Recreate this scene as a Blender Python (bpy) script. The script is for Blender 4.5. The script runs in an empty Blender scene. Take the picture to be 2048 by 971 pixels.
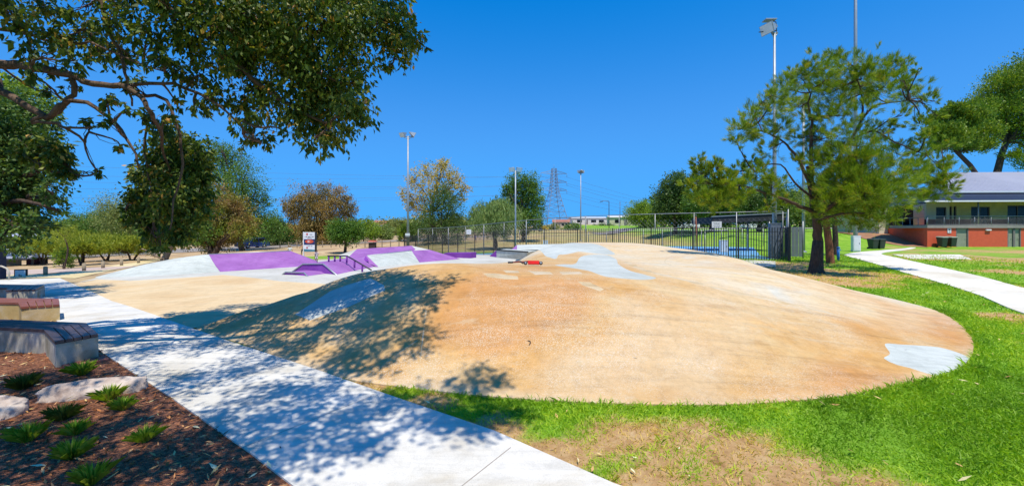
import bpy, bmesh, math, random
import numpy as np
from mathutils import Vector, Matrix
from mathutils.geometry import delaunay_2d_cdt
PI = math.pi
random.seed(7)
RNG = np.random.default_rng(11)
scene = bpy.context.scene
COL = scene.collection

# ------------------------------------------------------------------ camera
CH, FP, HZ = 1.9, 800.0, 460.0          # eye height, focal length and horizon row on a 2048 x 971 sheet
cam_d = bpy.data.cameras.new('camera')
cam = bpy.data.objects.new('camera', cam_d)
COL.objects.link(cam)
cam.location = (0, 0, CH)
cam.rotation_euler = (math.radians(90), 0, 0)
cam_d.sensor_width = 36.0
cam_d.lens = 36.0 * FP / 2048
cam_d.shift_y = -(485.5 - HZ) / 2048
cam_d.clip_start = 0.1
cam_d.clip_end = 3000
scene.camera = cam

# ------------------------------------------------------------------ sky, sun, exposure
SUN = Vector((0.10, -0.36, 0.93)).normalized()
w = bpy.data.worlds.new('World')
scene.world = w
w.use_nodes = True
wn = w.node_tree
wn.nodes.clear()
sky = wn.nodes.new('ShaderNodeTexSky')
sky.sky_type = 'NISHITA'
sky.sun_disc = False
sky.sun_elevation = math.asin(SUN.z)
sky.sun_rotation = math.atan2(SUN.x, SUN.y)
sky.altitude = 0
sky.air_density = 1.0
sky.dust_density = 0.0
sky.ozone_density = 5.0
hs = wn.nodes.new('ShaderNodeHueSaturation')
hs.inputs['Hue'].default_value = 0.507
hs.inputs['Saturation'].default_value = 1.38
hs.inputs['Value'].default_value = 2.3
bgn = wn.nodes.new('ShaderNodeBackground')
bgn.inputs['Strength'].default_value = 0.112
wo = wn.nodes.new('ShaderNodeOutputWorld')
wn.links.new(sky.outputs[0], hs.inputs['Color'])
# soft limit so that the band above the horizon stays blue: c / (1 + (c / lim)^2)^0.5 per channel
gm = wn.nodes.new('ShaderNodeVectorMath'); gm.operation = 'DIVIDE'; gm.inputs[1].default_value = (.68, 3.7, 10.0)
sq = wn.nodes.new('ShaderNodeVectorMath'); sq.operation = 'MULTIPLY'
ad1 = wn.nodes.new('ShaderNodeVectorMath'); ad1.operation = 'ADD'; ad1.inputs[1].default_value = (1, 1, 1)
rt = wn.nodes.new('ShaderNodeVectorMath'); rt.operation = 'POWER'; rt.inputs[1].default_value = (.5, .5, .5)
dv = wn.nodes.new('ShaderNodeVectorMath'); dv.operation = 'DIVIDE'
wn.links.new(hs.outputs[0], gm.inputs[0]); wn.links.new(gm.outputs[0], sq.inputs[0]); wn.links.new(gm.outputs[0], sq.inputs[1])
wn.links.new(sq.outputs[0], ad1.inputs[0]); wn.links.new(ad1.outputs[0], rt.inputs[0])
wn.links.new(hs.outputs[0], dv.inputs[0]); wn.links.new(rt.outputs[0], dv.inputs[1])
wn.links.new(dv.outputs[0], bgn.inputs['Color'])
wn.links.new(bgn.outputs[0], wo.inputs['Surface'])
sl = bpy.data.lights.new('sun', 'SUN')
sl.energy = 5.0
sl.angle = math.radians(0.53)
sl.color = (1.0, 0.935, 0.80)
so = bpy.data.objects.new('sun', sl)
so.rotation_euler = SUN.to_track_quat('Z', 'Y').to_euler()
so.location = (0, -20, 40)
COL.objects.link(so)
vs = scene.view_settings
vs.view_transform = 'Standard'
vs.look = 'None'
vs.exposure = 0.11
vs.gamma = 1.0
vs.use_curve_mapping = False

# ------------------------------------------------------------------ helpers: pixels and terrain
def sstep(t):
    t = np.clip(t, 0, 1)
    return t * t * (3 - 2 * t)

def softplus(t, k=1.5):
    return np.logaddexp(0, t / k) * k

def g(x, y):
    """terrain height"""
    x = np.asarray(x, float); y = np.asarray(y, float)
    l = softplus(-(x + 9)) * 0.045
    l = 3.4 * np.tanh(l / 3.4)
    rise = 0.021 * np.minimum(softplus(y - 50, 6), 230)
    dip = 0.75 * np.exp(-((x + 8) / 15) ** 2 - ((y - 47) / 14) ** 2)
    bank = 1.45 * sstep((y - 40.5) / 10) * sstep((x - 22) / 8)
    return -l + rise - dip + bank

def P(px, py, D):
    return Vector(((px - 1024) / FP * D, D, CH - (py - HZ) / FP * D))

def hit(px, py, f, d0=1.5, d1=400):
    D = d0
    step = 1.01
    while D < d1:
        p = P(px, py, D)
        if p.z < float(f(p.x, p.y)):
            a, b = D / step, D
            for _ in range(30):
                m = (a + b) / 2
                q = P(px, py, m)
                if q.z < float(f(q.x, q.y)): b = m
                else: a = m
            return P(px, py, b)
        D *= step
    return P(px, py, d1)

def G(px, py):
    return hit(px, py, g)

def GD(px, D, dz=0.0):
    """point of the ground under image column px at distance D"""
    x = (px - 1024) / FP * D
    return Vector((x, D, float(g(x, D)) + dz))

# ------------------------------------------------------------------ helpers: nodes and materials
def new_mat(name):
    m = bpy.data.materials.new(name)
    m.use_nodes = True
    nt = m.node_tree
    b = nt.nodes['Principled BSDF']
    return m, nt, b

def rgb(c):
    return (c[0], c[1], c[2], 1.0)

def noise_node(nt, scale, detail=4, rough=0.6, vec=None, dist=0.0):
    n = nt.nodes.new('ShaderNodeTexNoise')
    n.inputs['Scale'].default_value = scale
    n.inputs['Detail'].default_value = detail
    n.inputs['Roughness'].default_value = rough
    n.inputs['Distortion'].default_value = dist
    if vec is not None: nt.links.new(vec, n.inputs['Vector'])
    return n

def ramp(nt, fac, stops, interp='LINEAR'):
    r = nt.nodes.new('ShaderNodeValToRGB')
    r.color_ramp.interpolation = interp
    e = r.color_ramp.elements
    while len(e) < len(stops): e.new(0.5)
    for i, (p, c) in enumerate(stops):
        e[i].position = p
        e[i].color = rgb(c) if hasattr(c, '__len__') else (c, c, c, 1)
    nt.links.new(fac, r.inputs['Fac'])
    return r.outputs['Color']

def mixc(nt, fac, a, b, mode='MIX'):
    n = nt.nodes.new('ShaderNodeMix')
    n.data_type = 'RGBA'
    n.blend_type = mode
    for sock, v in ((n.inputs[0], fac), (n.inputs[6], a), (n.inputs[7], b)):
        if isinstance(v, (int, float)): sock.default_value = v
        elif isinstance(v, (tuple, list)): sock.default_value = rgb(v)
        else: nt.links.new(v, sock)
    return n.outputs[2]

def geo_vec(nt, scale=(1, 1, 1), rot=(0, 0, 0)):
    gn = nt.nodes.new('ShaderNodeNewGeometry')
    mp = nt.nodes.new('ShaderNodeMapping')
    mp.inputs['Scale'].default_value = scale
    mp.inputs['Rotation'].default_value = rot
    nt.links.new(gn.outputs['Position'], mp.inputs['Vector'])
    return mp.outputs['Vector']

def obj_vec(nt, scale=(1, 1, 1)):
    gn = nt.nodes.new('ShaderNodeTexCoord')
    mp = nt.nodes.new('ShaderNodeMapping')
    mp.inputs['Scale'].default_value = scale
    nt.links.new(gn.outputs['Object'], mp.inputs['Vector'])
    return mp.outputs['Vector']

def bump(nt, b, height, strength, dist=0.01):
    n = nt.nodes.new('ShaderNodeBump')
    n.inputs['Strength'].default_value = strength
    n.inputs['Distance'].default_value = dist
    nt.links.new(height, n.inputs['Height'])
    nt.links.new(n.outputs[0], b.inputs['Normal'])

def simple(name, c, c2=None, scale=6, rough=0.7, metal=0.0, bstr=0.0, bscale=60, spec=0.5, world=False):
    m, nt, b = new_mat(name)
    c2 = c2 or tuple(v * 0.72 for v in c)
    vec = geo_vec(nt) if world else obj_vec(nt)
    n = noise_node(nt, scale, 6, 0.65, vec)
    col = ramp(nt, n.outputs['Fac'], [(0.3, c2), (0.68, c)])
    nt.links.new(col, b.inputs['Base Color'])
    b.inputs['Roughness'].default_value = rough
    b.inputs['Metallic'].default_value = metal
    b.inputs['Specular IOR Level'].default_value = spec
    if bstr:
        n2 = noise_node(nt, bscale, 5, 0.7, vec)
        bump(nt, b, n2.outputs['Fac'], bstr)
    return m

def concrete(name, base, stain, pale, streak_rot=0.0, streak=1.0, speck=0.3, bstr=0.25, big=0.35, joint=None):
    """painted or plain concrete: big stains, streaks, fine speckle, optional joints"""
    m, nt, b = new_mat(name)
    v = geo_vec(nt)
    n1 = noise_node(nt, big, 7, 0.62, v, 0.4)
    col = ramp(nt, n1.outputs['Fac'], [(0.32, stain), (0.5, base), (0.68, pale)])
    vs_ = geo_vec(nt, (0.5, 7.0, 1.0), (0, 0, streak_rot))
    n2 = noise_node(nt, 1.1, 6, 0.7, vs_, 0.3)
    s = ramp(nt, n2.outputs['Fac'], [(0.36, 0.80), (0.5, 1.0), (0.66, 1.16)])
    col = mixc(nt, streak, col, s, 'MULTIPLY')
    n3 = noise_node(nt, 85, 4, 0.8, v)
    sp = ramp(nt, n3.outputs['Fac'], [(0.33, 0.55), (0.47, 1.0), (0.62, 1.12)])
    col = mixc(nt, speck, col, sp, 'MULTIPLY')
    n4 = noise_node(nt, 3.3, 5, 0.75, v, 1.0)
    sp2 = ramp(nt, n4.outputs['Fac'], [(0.3, 0.82), (0.5, 1.0), (0.7, 1.08)])
    col = mixc(nt, 0.8, col, sp2, 'MULTIPLY')
    nt.links.new(col, b.inputs['Base Color'])
    b.inputs['Roughness'].default_value = 0.85
    b.inputs['Specular IOR Level'].default_value = 0.25
    n5 = noise_node(nt, 120, 4, 0.8, v)
    bump(nt, b, n5.outputs['Fac'], bstr, 0.006)
    return m

# ------------------------------------------------------------------ helpers: meshes
def mesh_obj(name, verts, faces, mats, parent=None, smooth=False, fmat=None, attrs=None):
    me = bpy.data.meshes.new(name)
    verts = np.asarray(verts, dtype=np.float32).reshape(-1, 3)
    if isinstance(faces, np.ndarray):
        k = faces.shape[1]
        me.vertices.add(len(verts)); me.vertices.foreach_set('co', verts.ravel())
        me.loops.add(faces.size); me.loops.foreach_set('vertex_index', faces.astype(np.int32).ravel())
        me.polygons.add(len(faces))
        me.polygons.foreach_set('loop_start', np.arange(0, faces.size, k, dtype=np.int32))
        me.polygons.foreach_set('loop_total', np.full(len(faces), k, dtype=np.int32))
        me.update(calc_edges=True)
    else:
        me.from_pydata([tuple(map(float, v)) for v in verts], [], [tuple(int(i) for i in f) for f in faces])
    if not isinstance(mats, (list, tuple)): mats = [mats]
    for m in mats: me.materials.append(m)
    if fmat is not None: me.polygons.foreach_set('material_index', np.asarray(fmat, dtype=np.int32))
    if smooth: me.polygons.foreach_set('use_smooth', np.ones(len(me.polygons), dtype=bool))
    for an, (dom, arr) in (attrs or {}).items():
        a = me.attributes.new(an, 'FLOAT', dom)
        a.data.foreach_set('value', np.asarray(arr, dtype=np.float32))
    me.update()
    o = bpy.data.objects.new(name, me)
    COL.objects.link(o)
    if parent is not None: o.parent = parent
    return o

class MB:
    """collects shapes for one mesh"""
    def __init__(s): s.v = []; s.f = []; s.m = []; s.sm = []
    def add(s, vs_, fs, mi=0, M=None, smooth=False):
        o = len(s.v)
        for v in vs_:
            v = Vector(v)
            s.v.append(M @ v if M is not None else v)
        for f in fs:
            s.f.append([i + o for i in f]); s.m.append(mi); s.sm.append(smooth)
        return s
    def box(s, c, d, mi=0, M=None, bev=0.0, rz=0.0):
        bm = bmesh.new()
        bmesh.ops.create_cube(bm, size=1)
        for v in bm.verts: v.co = Vector((v.co.x * d[0], v.co.y * d[1], v.co.z * d[2]))
        if bev: bmesh.ops.bevel(bm, geom=bm.edges[:], offset=bev, segments=2, affect='EDGES', profile=0.6)
        T = Matrix.Translation(c) @ Matrix.Rotation(rz, 4, 'Z')
        if M is not None: T = M @ T
        bm.verts.index_update()
        s.add([v.co.copy() for v in bm.verts], [[v.index for v in f.verts] for f in bm.faces], mi, T)
        bm.free()
        return s
    def tube(s, pts, radii, n=8, mi=0, M=None, cap=True, smooth=True):
        pts = [Vector(p) for p in pts]
        if isinstance(radii, (int, float)): radii = [radii] * len(pts)
        rings = []; up = None
        for i, p in enumerate(pts):
            t = (pts[min(i + 1, len(pts) - 1)] - pts[max(i - 1, 0)])
            if t.length < 1e-6: t = Vector((0, 0, 1))
            t.normalize()
            if up is None:
                up = t.orthogonal().normalized()
            else:
                up = (up - t * up.dot(t))
                up = up.normalized() if up.length > 1e-6 else t.orthogonal().normalized()
            bi = t.cross(up)
            rings.append([p + (up * math.cos(a) + bi * math.sin(a)) * radii[i] for a in (2 * PI * k / n for k in range(n))])
        vs_ = [v for r in rings for v in r]; fs = []
        for i in range(len(pts) - 1):
            for k in range(n):
                a = i * n + k; b = i * n + (k + 1) % n
                fs.append((a, b, b + n, a + n))
        if cap:
            fs.append(tuple(range(n))[::-1]); fs.append(tuple(range((len(pts) - 1) * n, len(pts) * n)))
        return s.add(vs_, fs, mi, M, smooth)
    def prism(s, poly, z0, z1, mi=0, M=None):
        n = len(poly)
        vs_ = [(p[0], p[1], z0) for p in poly] + [(p[0], p[1], z1) for p in poly]
        fs = [tuple(range(n))[::-1], tuple(range(n, 2 * n))] + [(i, (i + 1) % n, (i + 1) % n + n, i + n) for i in range(n)]
        return s.add(vs_, fs, mi, M)
    def build(s, name, mats, parent=None, M=None):
        if not isinstance(mats, (list, tuple)): mats = [mats]
        me = bpy.data.meshes.new(name)
        me.from_pydata([tuple(v) for v in s.v], [], s.f)
        for m in mats: me.materials.append(m)
        me.polygons.foreach_set('material_index', s.m)
        me.polygons.foreach_set('use_smooth', s.sm)
        me.update()
        bm = bmesh.new(); bm.from_mesh(me)
        bmesh.ops.recalc_face_normals(bm, faces=bm.faces)
        bm.to_mesh(me); bm.free()
        o = bpy.data.objects.new(name, me)
        COL.objects.link(o)
        if parent is not None: o.parent = parent
        return o

def tag(o, label=None, cat=None, group=None, kind=None):
    if label: o['label'] = label
    if cat: o['category'] = cat
    if group: o['group'] = group
    if kind: o['kind'] = kind
    return o

def empty(name, loc=(0, 0, 0), rz=0.0, label=None, cat=None, group=None):
    o = bpy.data.objects.new(name, None)
    o.location = loc; o.rotation_euler = (0, 0, rz)
    o.empty_display_size = 0.2
    COL.objects.link(o)
    return tag(o, label, cat, group)

def copy_tree(o, parent=None):
    c = o.copy(); COL.objects.link(c)
    if parent is not None: c.parent = parent
    for ch in list(o.children): copy_tree(ch, c)
    return c

def inpoly(px, py, poly):
    px = np.asarray(px, float); py = np.asarray(py, float)
    r = np.zeros(px.shape, bool)
    n = len(poly)
    for i in range(n):
        x0, y0 = poly[i][0], poly[i][1]; x1, y1 = poly[(i + 1) % n][0], poly[(i + 1) % n][1]
        c = ((y0 > py) != (y1 > py)) & (px < (x1 - x0) * (py - y0) / ((y1 - y0) or 1e-12) + x0)
        r ^= c
    return r

def polydist(px, py, poly):
    px = np.asarray(px, float); py = np.asarray(py, float)
    d = np.full(px.shape, 1e9)
    n = len(poly)
    for i in range(n):
        ax, ay = poly[i][0], poly[i][1]; bx, by = poly[(i + 1) % n][0], poly[(i + 1) % n][1]
        dx, dy = bx - ax, by - ay
        t = np.clip(((px - ax) * dx + (py - ay) * dy) / (dx * dx + dy * dy + 1e-12), 0, 1)
        d = np.minimum(d, np.hypot(px - ax - t * dx, py - ay - t * dy))
    return d

def spline(pts, step=0.15, closed=True):
    """Catmull-Rom through 2-D points"""
    n = len(pts); out = []
    rng = range(n) if closed else range(n - 1)
    for i in rng:
        if closed: p = [pts[(i + k - 1) % n] for k in range(4)]
        else: p = [pts[max(0, min(n - 1, i + k - 1))] for k in range(4)]
        L = math.hypot(p[2][0] - p[1][0], p[2][1] - p[1][1]); m = max(1, int(L / step))
        for j in range(m):
            t = j / m
            out.append(tuple(0.5 * ((2 * p[1][c]) + (-p[0][c] + p[2][c]) * t + (2 * p[0][c] - 5 * p[1][c] + 4 * p[2][c] - p[3][c]) * t * t + (-p[0][c] + 3 * p[1][c] - 3 * p[2][c] + p[3][c]) * t ** 3) for c in (0, 1)))
    if not closed: out.append(tuple(pts[-1][:2]))
    return out

def dens(poly, step):
    out = []
    n = len(poly)
    for i in range(n):
        a, b = poly[i], poly[(i + 1) % n]
        m = max(1, int(math.hypot(b[0] - a[0], b[1] - a[1]) / step))
        for j in range(m): out.append((a[0] + (b[0] - a[0]) * j / m, a[1] + (b[1] - a[1]) * j / m))
    return out

def cdt_sheet(name, outline, zf, mats, step, inner=(), skirt=0.0, smooth=True, parent=None):
    """a draped sheet inside the outline; inner = polygons whose faces take material 1, 2, ..."""
    xs = [p[0] for p in outline]; ys = [p[1] for p in outline]
    gx = np.arange(min(xs), max(xs), step); gy = np.arange(min(ys), max(ys), step)
    X, Y = np.meshgrid(gx, gy); X = X.ravel() + (RNG.random(X.size) - .5) * step * .3; Y = Y.ravel() + (RNG.random(Y.size) - .5) * step * .3
    k = inpoly(X, Y, outline) & (polydist(X, Y, outline) > step * .4)
    for q in inner: k &= polydist(X, Y, q[0]) > step * .3
    pts = [Vector(p[:2]) for p in outline]; edges = [(i, (i + 1) % len(outline)) for i in range(len(outline))]
    for q, _ in inner:
        o = len(pts); pts += [Vector(p[:2]) for p in q]; edges += [(o + i, o + (i + 1) % len(q)) for i in range(len(q))]
    pts += [Vector((x, y)) for x, y in zip(X[k], Y[k])]
    vo, eo, fo, *_ = delaunay_2d_cdt(pts, edges, [], 0, 1e-5)
    V = np.array([(v.x, v.y) for v in vo]); F = [tuple(f) for f in fo]
    cx = np.array([V[list(f)].mean(0) for f in F])
    keep = inpoly(cx[:, 0], cx[:, 1], outline)
    fm = np.zeros(len(F), int)
    for q, mi in inner: fm[inpoly(cx[:, 0], cx[:, 1], q)] = mi
    F = [f for f, kk in zip(F, keep) if kk]; fm = list(fm[keep])
    Z = zf(V[:, 0], V[:, 1])
    VV = [(a, b, c) for (a, b), c in zip(V, Z)]
    if skirt:
        n = len(outline); o = len(VV)
        OX = np.array([p[0] for p in outline]); OY = np.array([p[1] for p in outline]); OZ = zf(OX, OY)
        for x, y, z in zip(OX, OY, OZ): VV.append((x, y, z)); VV.append((x, y, z - skirt))
        for i in range(n):
            a = o + 2 * i; b = o + 2 * ((i + 1) % n)
            F.append((a, b, b + 1, a + 1)); fm.append(0)
    ob = mesh_obj(name, VV, F, mats, parent, smooth=False, fmat=fm)
    me = ob.data
    if smooth:
        nf = len(F) - (len(outline) if skirt else 0)
        me.polygons.foreach_set('use_smooth', [i < nf for i in range(len(F))])
    bm = bmesh.new(); bm.from_mesh(me)
    for f in bm.faces:
        if abs(f.normal.z) > .05 and f.normal.z < 0: f.normal_flip()
    bm.to_mesh(me); bm.free()
    return ob
# ------------------------------------------------------------------ the mound's shape
MO = [(-6.13, 7.79), (-4.4, 6.6), (-2.56, 5.33), (-1.62, 4.90), (0.15, 4.47), (2.03, 4.32), (3.52, 4.50), (4.68, 4.86), (6.15, 5.50), (7.5, 6.5),
      (8.75, 7.75), (9.9, 9.3), (10.45, 11), (10.8, 13), (11.5, 16), (12.3, 19.3), (12.0, 22.5), (9.5, 25.4), (5, 26.3), (1.5, 25), (0.0, 22),
      (-0.6, 18), (-1.0, 15.2), (-2.2, 13.0), (-3.4, 11.6), (-4.7, 10.3), (-5.6, 9.0)]
MOUT = spline(MO, 0.12)
ANCH = [(-1.8, 8.3, 1.22, 3.4), (-3.2, 8.9, 1.02, 2.4), (-4.7, 8.2, .62, 2.2), (.8, 8.8, 1.02, 3.6), (3, 9.3, .98, 4.2), (4, 18.5, 1.27, 3.2), (1.2, 17, 1.2, 2.6),
        (8, 8, .52, 4.2), (8.6, 13.5, .72, 4), (9.6, 19.5, .86, 3.4), (1.8, 12.6, 1.0, 3.2), (5.6, 8, .78, 4.2), (6, 14, 1.0, 4), (5, 23, 1.2, 3.2), (0.2, 12.5, .95, 2.6)]
MBASE = 0.02
def mh(x, y):
    x = np.atleast_1d(np.asarray(x, float)); y = np.atleast_1d(np.asarray(y, float))
    ins = inpoly(x, y, MOUT)
    d = np.where(ins, polydist(x, y, MOUT[::2]), 0)
    A = np.zeros_like(x); W = np.zeros_like(x); S = np.zeros_like(x)
    for ax, ay, ah, aw in ANCH:
        k = 1 / (((x - ax) ** 2 + (y - ay) ** 2 + 1.2) ** 1.6)
        A += k * ah; W += k * aw; S += k
    A /= S; W /= S
    t = np.clip(d / W, 0, 1)
    prof = np.sin(t * PI / 2) ** 1.25
    return A * prof + MBASE
def mz(x, y):
    r = g(x, y) + mh(x, y)
    return r if np.ndim(x) else float(r[0])
def mzs(x, y):
    if not inpoly(x, y, MOUT): return float(g(x, y))
    return float(np.ravel(mz(np.array([x]), np.array([y])))[0])
# cached version for ray hits
_gx = np.arange(-7, 13.5, 0.1); _gy = np.arange(4, 27.5, 0.1)
_GX, _GY = np.meshgrid(_gx, _gy)
_MZ = (g(_GX, _GY).ravel() + np.where(inpoly(_GX.ravel(), _GY.ravel(), MOUT), mh(_GX.ravel(), _GY.ravel()), 0)).reshape(_GX.shape)
def tz(x, y):
    """terrain or mound, whichever is on top"""
    i = (x + 7) / 0.1; j = (y - 4) / 0.1
    if 0 <= i < len(_gx) - 1 and 0 <= j < len(_gy) - 1:
        a, b = int(i), int(j); u, v = i - a, j - b
        return float((_MZ[b, a] * (1 - u) + _MZ[b, a + 1] * u) * (1 - v) + (_MZ[b + 1, a] * (1 - u) + _MZ[b + 1, a + 1] * u) * v)
    return float(g(x, y))
def T(px, py): return hit(px, py, tz)
def tpoly(l, step=0.08, sm=True):
    q = [T(*p)[:2] for p in l]
    return spline(q, step) if sm else dens(q, step)
def gpoly(l, step=0.5, sm=False):
    q = [tuple(G(*p)[:2]) for p in l]
    return spline(q, step) if sm else dens(q, step)

# ------------------------------------------------------------------ ground
PATH_R = [(0.71 + 2.9, 2.98 - 1.96), (0.75, 2.96), (-0.16, 3.73), (-1.36, 4.52), (-2.56, 5.33), (-5.14, 7.0), (-7.2, 8.4), (-11.2, 11.2)]
PATH_L = [(-13.6, 11.4), (-9.6, 8.45), (-6.97, 6.60), (-3.86, 4.51), (-2.18, 3.35), (-.6, 2.2), (2.2, 0.25)]
PATH = PATH_R + [tuple(G(120, 557)[:2]), tuple(G(0, 560)[:2]), (-26, 19)] + [(-19, 15.2)] + PATH_L
def along(pts):
    return dens(pts, 0.4)

DRYSPOTS = [(-.2, 3.8, .35, .9), (.9, 3.5, .6, .62), (1.8, 3.1, .75, .60), (1.3, 2.7, .5, .9), (.35, 3.35, .35, .9), (-.9, 4.45, .28, .8), (-1.7, 4.95, .25, .9),
            (2.5, 2.7, .5, .62), (1.0, 2.95, .3, 1.0), (13.6, 17.5, 3.0, 1.0), (12.6, 20.5, 2.6, 1.0), (11.6, 14.2, 1.2, .8), (31, 27.0, 6, .42), (17, 12.3, 1.6, .5), (10.9, 8.7, .7, .55), (22.5, 18, 1.6, .5),
            (40, 36, 5, .3), (46, 32, 7, .5), (15.4, 22.5, 2, .7)]
_ph = np.random.default_rng(3).uniform(0, 6.28, (40, 3))
_fq = np.random.default_rng(4).normal(0, 1, (40, 3))
def pn(x, y, z=0.0, s=1.0):
    """cheap smooth noise, about -1 .. 1"""
    r = 0
    for i in range(14):
        r = r + np.sin((x * _fq[i, 0] + y * _fq[i, 1] + z * _fq[i, 2]) * s * (1 + .25 * i) + _ph[i, 0]) / (1 + .15 * i)
    return r / 3.6
def dryness(x, y):
    d = np.zeros(np.shape(x))
    for a, b, r, k in DRYSPOTS:
        d = np.maximum(d, k * np.exp(-(((x - a) ** 2 + (y - b) ** 2) / r ** 2) ** 1.5))
    d = d + (.26 * pn(x, y, 0, 2.3) + .12 * pn(x, y, 3, 6.0)) * (d > .05) + .10 * pn(x, y, 0, .35)
    d = d + .32 * sstep((y - 44) / 6) * sstep((30 - x) / 8)
    return np.clip(d, 0, 1)
def sandness(x, y):
    px = x / np.maximum(y, 1) * FP + 1024
    left = sstep((-12 - x) / 3) * sstep((14 - x * .0 - 0) / 1)
    s = np.where((px < 845) & (x < -13), 1.0, 0.0) * sstep((-11.5 - x) / 3)
    s = np.maximum(s, sstep((y - 60) / 8) * sstep((2 - x) / 8))
    s = np.maximum(s, sstep((y - 175) / 30))
    s = np.maximum(s, .42 * sstep((y - 43) / 6) * sstep((26 - x) / 6))
    lawn = sstep(1.2 - np.hypot((x + 17) / 9, (y - 38) / 6))
    return np.clip(s * (1 - lawn) + .1 * pn(x, y, 0, .3) * s, 0, 1)

def ground_material():
    m, nt, b = new_mat('ground_soil_and_turf')
    v = geo_vec(nt)
    n1 = noise_node(nt, 1.3, 8, 0.7, v, .5)
    grass = ramp(nt, n1.outputs['Fac'], [(0.3, (.11, .23, .015)), (0.5, (.18, .35, .028)), (0.68, (.28, .40, .05))])
    n1b = noise_node(nt, 28, 5, 0.8, v)
    grass = mixc(nt, .75, grass, ramp(nt, n1b.outputs['Fac'], [(.3, .45), (.5, 1.0), (.7, 1.35)]), 'MULTIPLY')
    n2 = noise_node(nt, 5, 8, .75, v, .6)
    dirt = ramp(nt, n2.outputs['Fac'], [(.3, (.24, .125, .05)), (.5, (.48, .295, .135)), (.7, (.60, .43, .23))])
    n3 = noise_node(nt, .25, 8, .7, v, .8)
    sand = ramp(nt, n3.outputs['Fac'], [(.3, (.20, .13, .075)), (.46, (.40, .27, .155)), (.6, (.56, .42, .25)), (.75, (.30, .25, .10))])
    a1 = nt.nodes.new('ShaderNodeAttribute'); a1.attribute_name = 'dry'
    a2 = nt.nodes.new('ShaderNodeAttribute'); a2.attribute_name = 'sand'
    # break the edge of the worn patches with fine noise
    ad = nt.nodes.new('ShaderNodeMath'); ad.operation = 'ADD'
    n4 = noise_node(nt, 9, 6, .8, v)
    nt.links.new(a1.outputs['Fac'], ad.inputs[0]); nt.links.new(n4.outputs['Fac'], ad.inputs[1])
    f = ramp(nt, ad.outputs[0], [(.62, 0.0), (.95, 1.0)])
    col = mixc(nt, f, grass, dirt)
    col = mixc(nt, a2.outputs['Fac'], col, sand)
    nt.links.new(col, b.inputs['Base Color'])
    b.inputs['Roughness'].default_value = .95
    b.inputs['Specular IOR Level'].default_value = .1
    n5 = noise_node(nt, 40, 6, .8, v)
    bump(nt, b, n5.outputs['Fac'], .7, .03)
    return m
M_ground = ground_material()

def axis(lo, fine0, fine1, hi, st, growth=1.13):
    a = list(np.arange(fine0, fine1, st)); s = st; x = a[-1]
    while x < hi: s *= growth; x += s; a.append(x)
    s = st; x = fine0; l = []
    while x > lo: s *= growth; x -= s; l.append(x)
    return np.array(l[::-1] + a)
ax_ = axis(-900, -8, 14, 900, .16, 1.07); ay_ = axis(-60, .5, 14, 1500, .16, 1.07)
GX, GY = np.meshgrid(ax_, ay_)
gz = g(GX.ravel(), GY.ravel())
# the sheet dips a little under the mound and the raised slabs so that nothing pokes through
_ins = inpoly(GX.ravel(), GY.ravel(), MOUT) & (polydist(GX.ravel(), GY.ravel(), MOUT[::3]) > .35)
gz = gz - .15 * _ins
nx, ny = len(ax_), len(ay_)
idx = np.arange(nx * ny).reshape(ny, nx)
quads = np.stack([idx[:-1, :-1], idx[:-1, 1:], idx[1:, 1:], idx[1:, :-1]], -1).reshape(-1, 4)
o = mesh_obj('ground', np.stack([GX.ravel(), GY.ravel(), gz], -1), quads, M_ground, smooth=True,
             attrs={'dry': ('POINT', dryness(GX.ravel(), GY.ravel())), 'sand': ('POINT', sandness(GX.ravel(), GY.ravel()))})
tag(o, kind='structure')

# ------------------------------------------------------------------ concrete colours
M_path = concrete('pale_path_concrete', (.61, .58, .52), (.50, .44, .34), (.70, .67, .62), streak_rot=.6, streak=.6, speck=.45, big=.8)
M_peach = concrete('ochre_painted_concrete', (.56, .335, .165), (.49, .25, .095), (.61, .43, .265), streak_rot=-.5, streak=.5, speck=.5, bstr=.5)
M_greyp = concrete('pale_grey_painted_concrete', (.455, .48, .445), (.38, .40, .365), (.53, .55, .51), streak=.6, speck=.45)
M_white = concrete('worn_pale_concrete', (.53, .42, .27), (.47, .33, .17), (.58, .49, .36), streak=.8, speck=.6, big=1.6)
M_floor = concrete('bare_floor_concrete', (.50, .48, .42), (.42, .40, .34), (.58, .56, .50), streak=.3, speck=.3)
M_peachf = concrete('faded_ochre_floor', (.63, .47, .27), (.57, .39, .20), (.67, .54, .35), streak_rot=-.6, streak=.5, speck=.3)
M_paleocre = concrete('bleached_ochre_concrete', (.64, .48, .32), (.55, .36, .2), (.68, .56, .42), streak_rot=-.9, streak=.7, speck=.4)
M_yellow = concrete('yellow_path_concrete', (.62, .50, .26), (.55, .42, .2), (.68, .58, .36), streak=.3, speck=.2)
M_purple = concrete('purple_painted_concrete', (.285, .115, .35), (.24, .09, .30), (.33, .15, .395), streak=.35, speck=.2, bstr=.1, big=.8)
M_purple_shade = concrete('purple_paint_darkened_for_shade', (.20, .045, .32), (.15, .03, .25), (.24, .07, .37), streak=.3, speck=.2, bstr=.1)  # same purple; the shade of the upright faces is put into its colour
M_steel = simple('galvanised_steel', (.42, .44, .46), (.33, .35, .37), 9, .45, .6)
M_black = simple('black_powder_coat', (.018, .018, .02), (.012, .012, .014), 8, .5)

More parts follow.
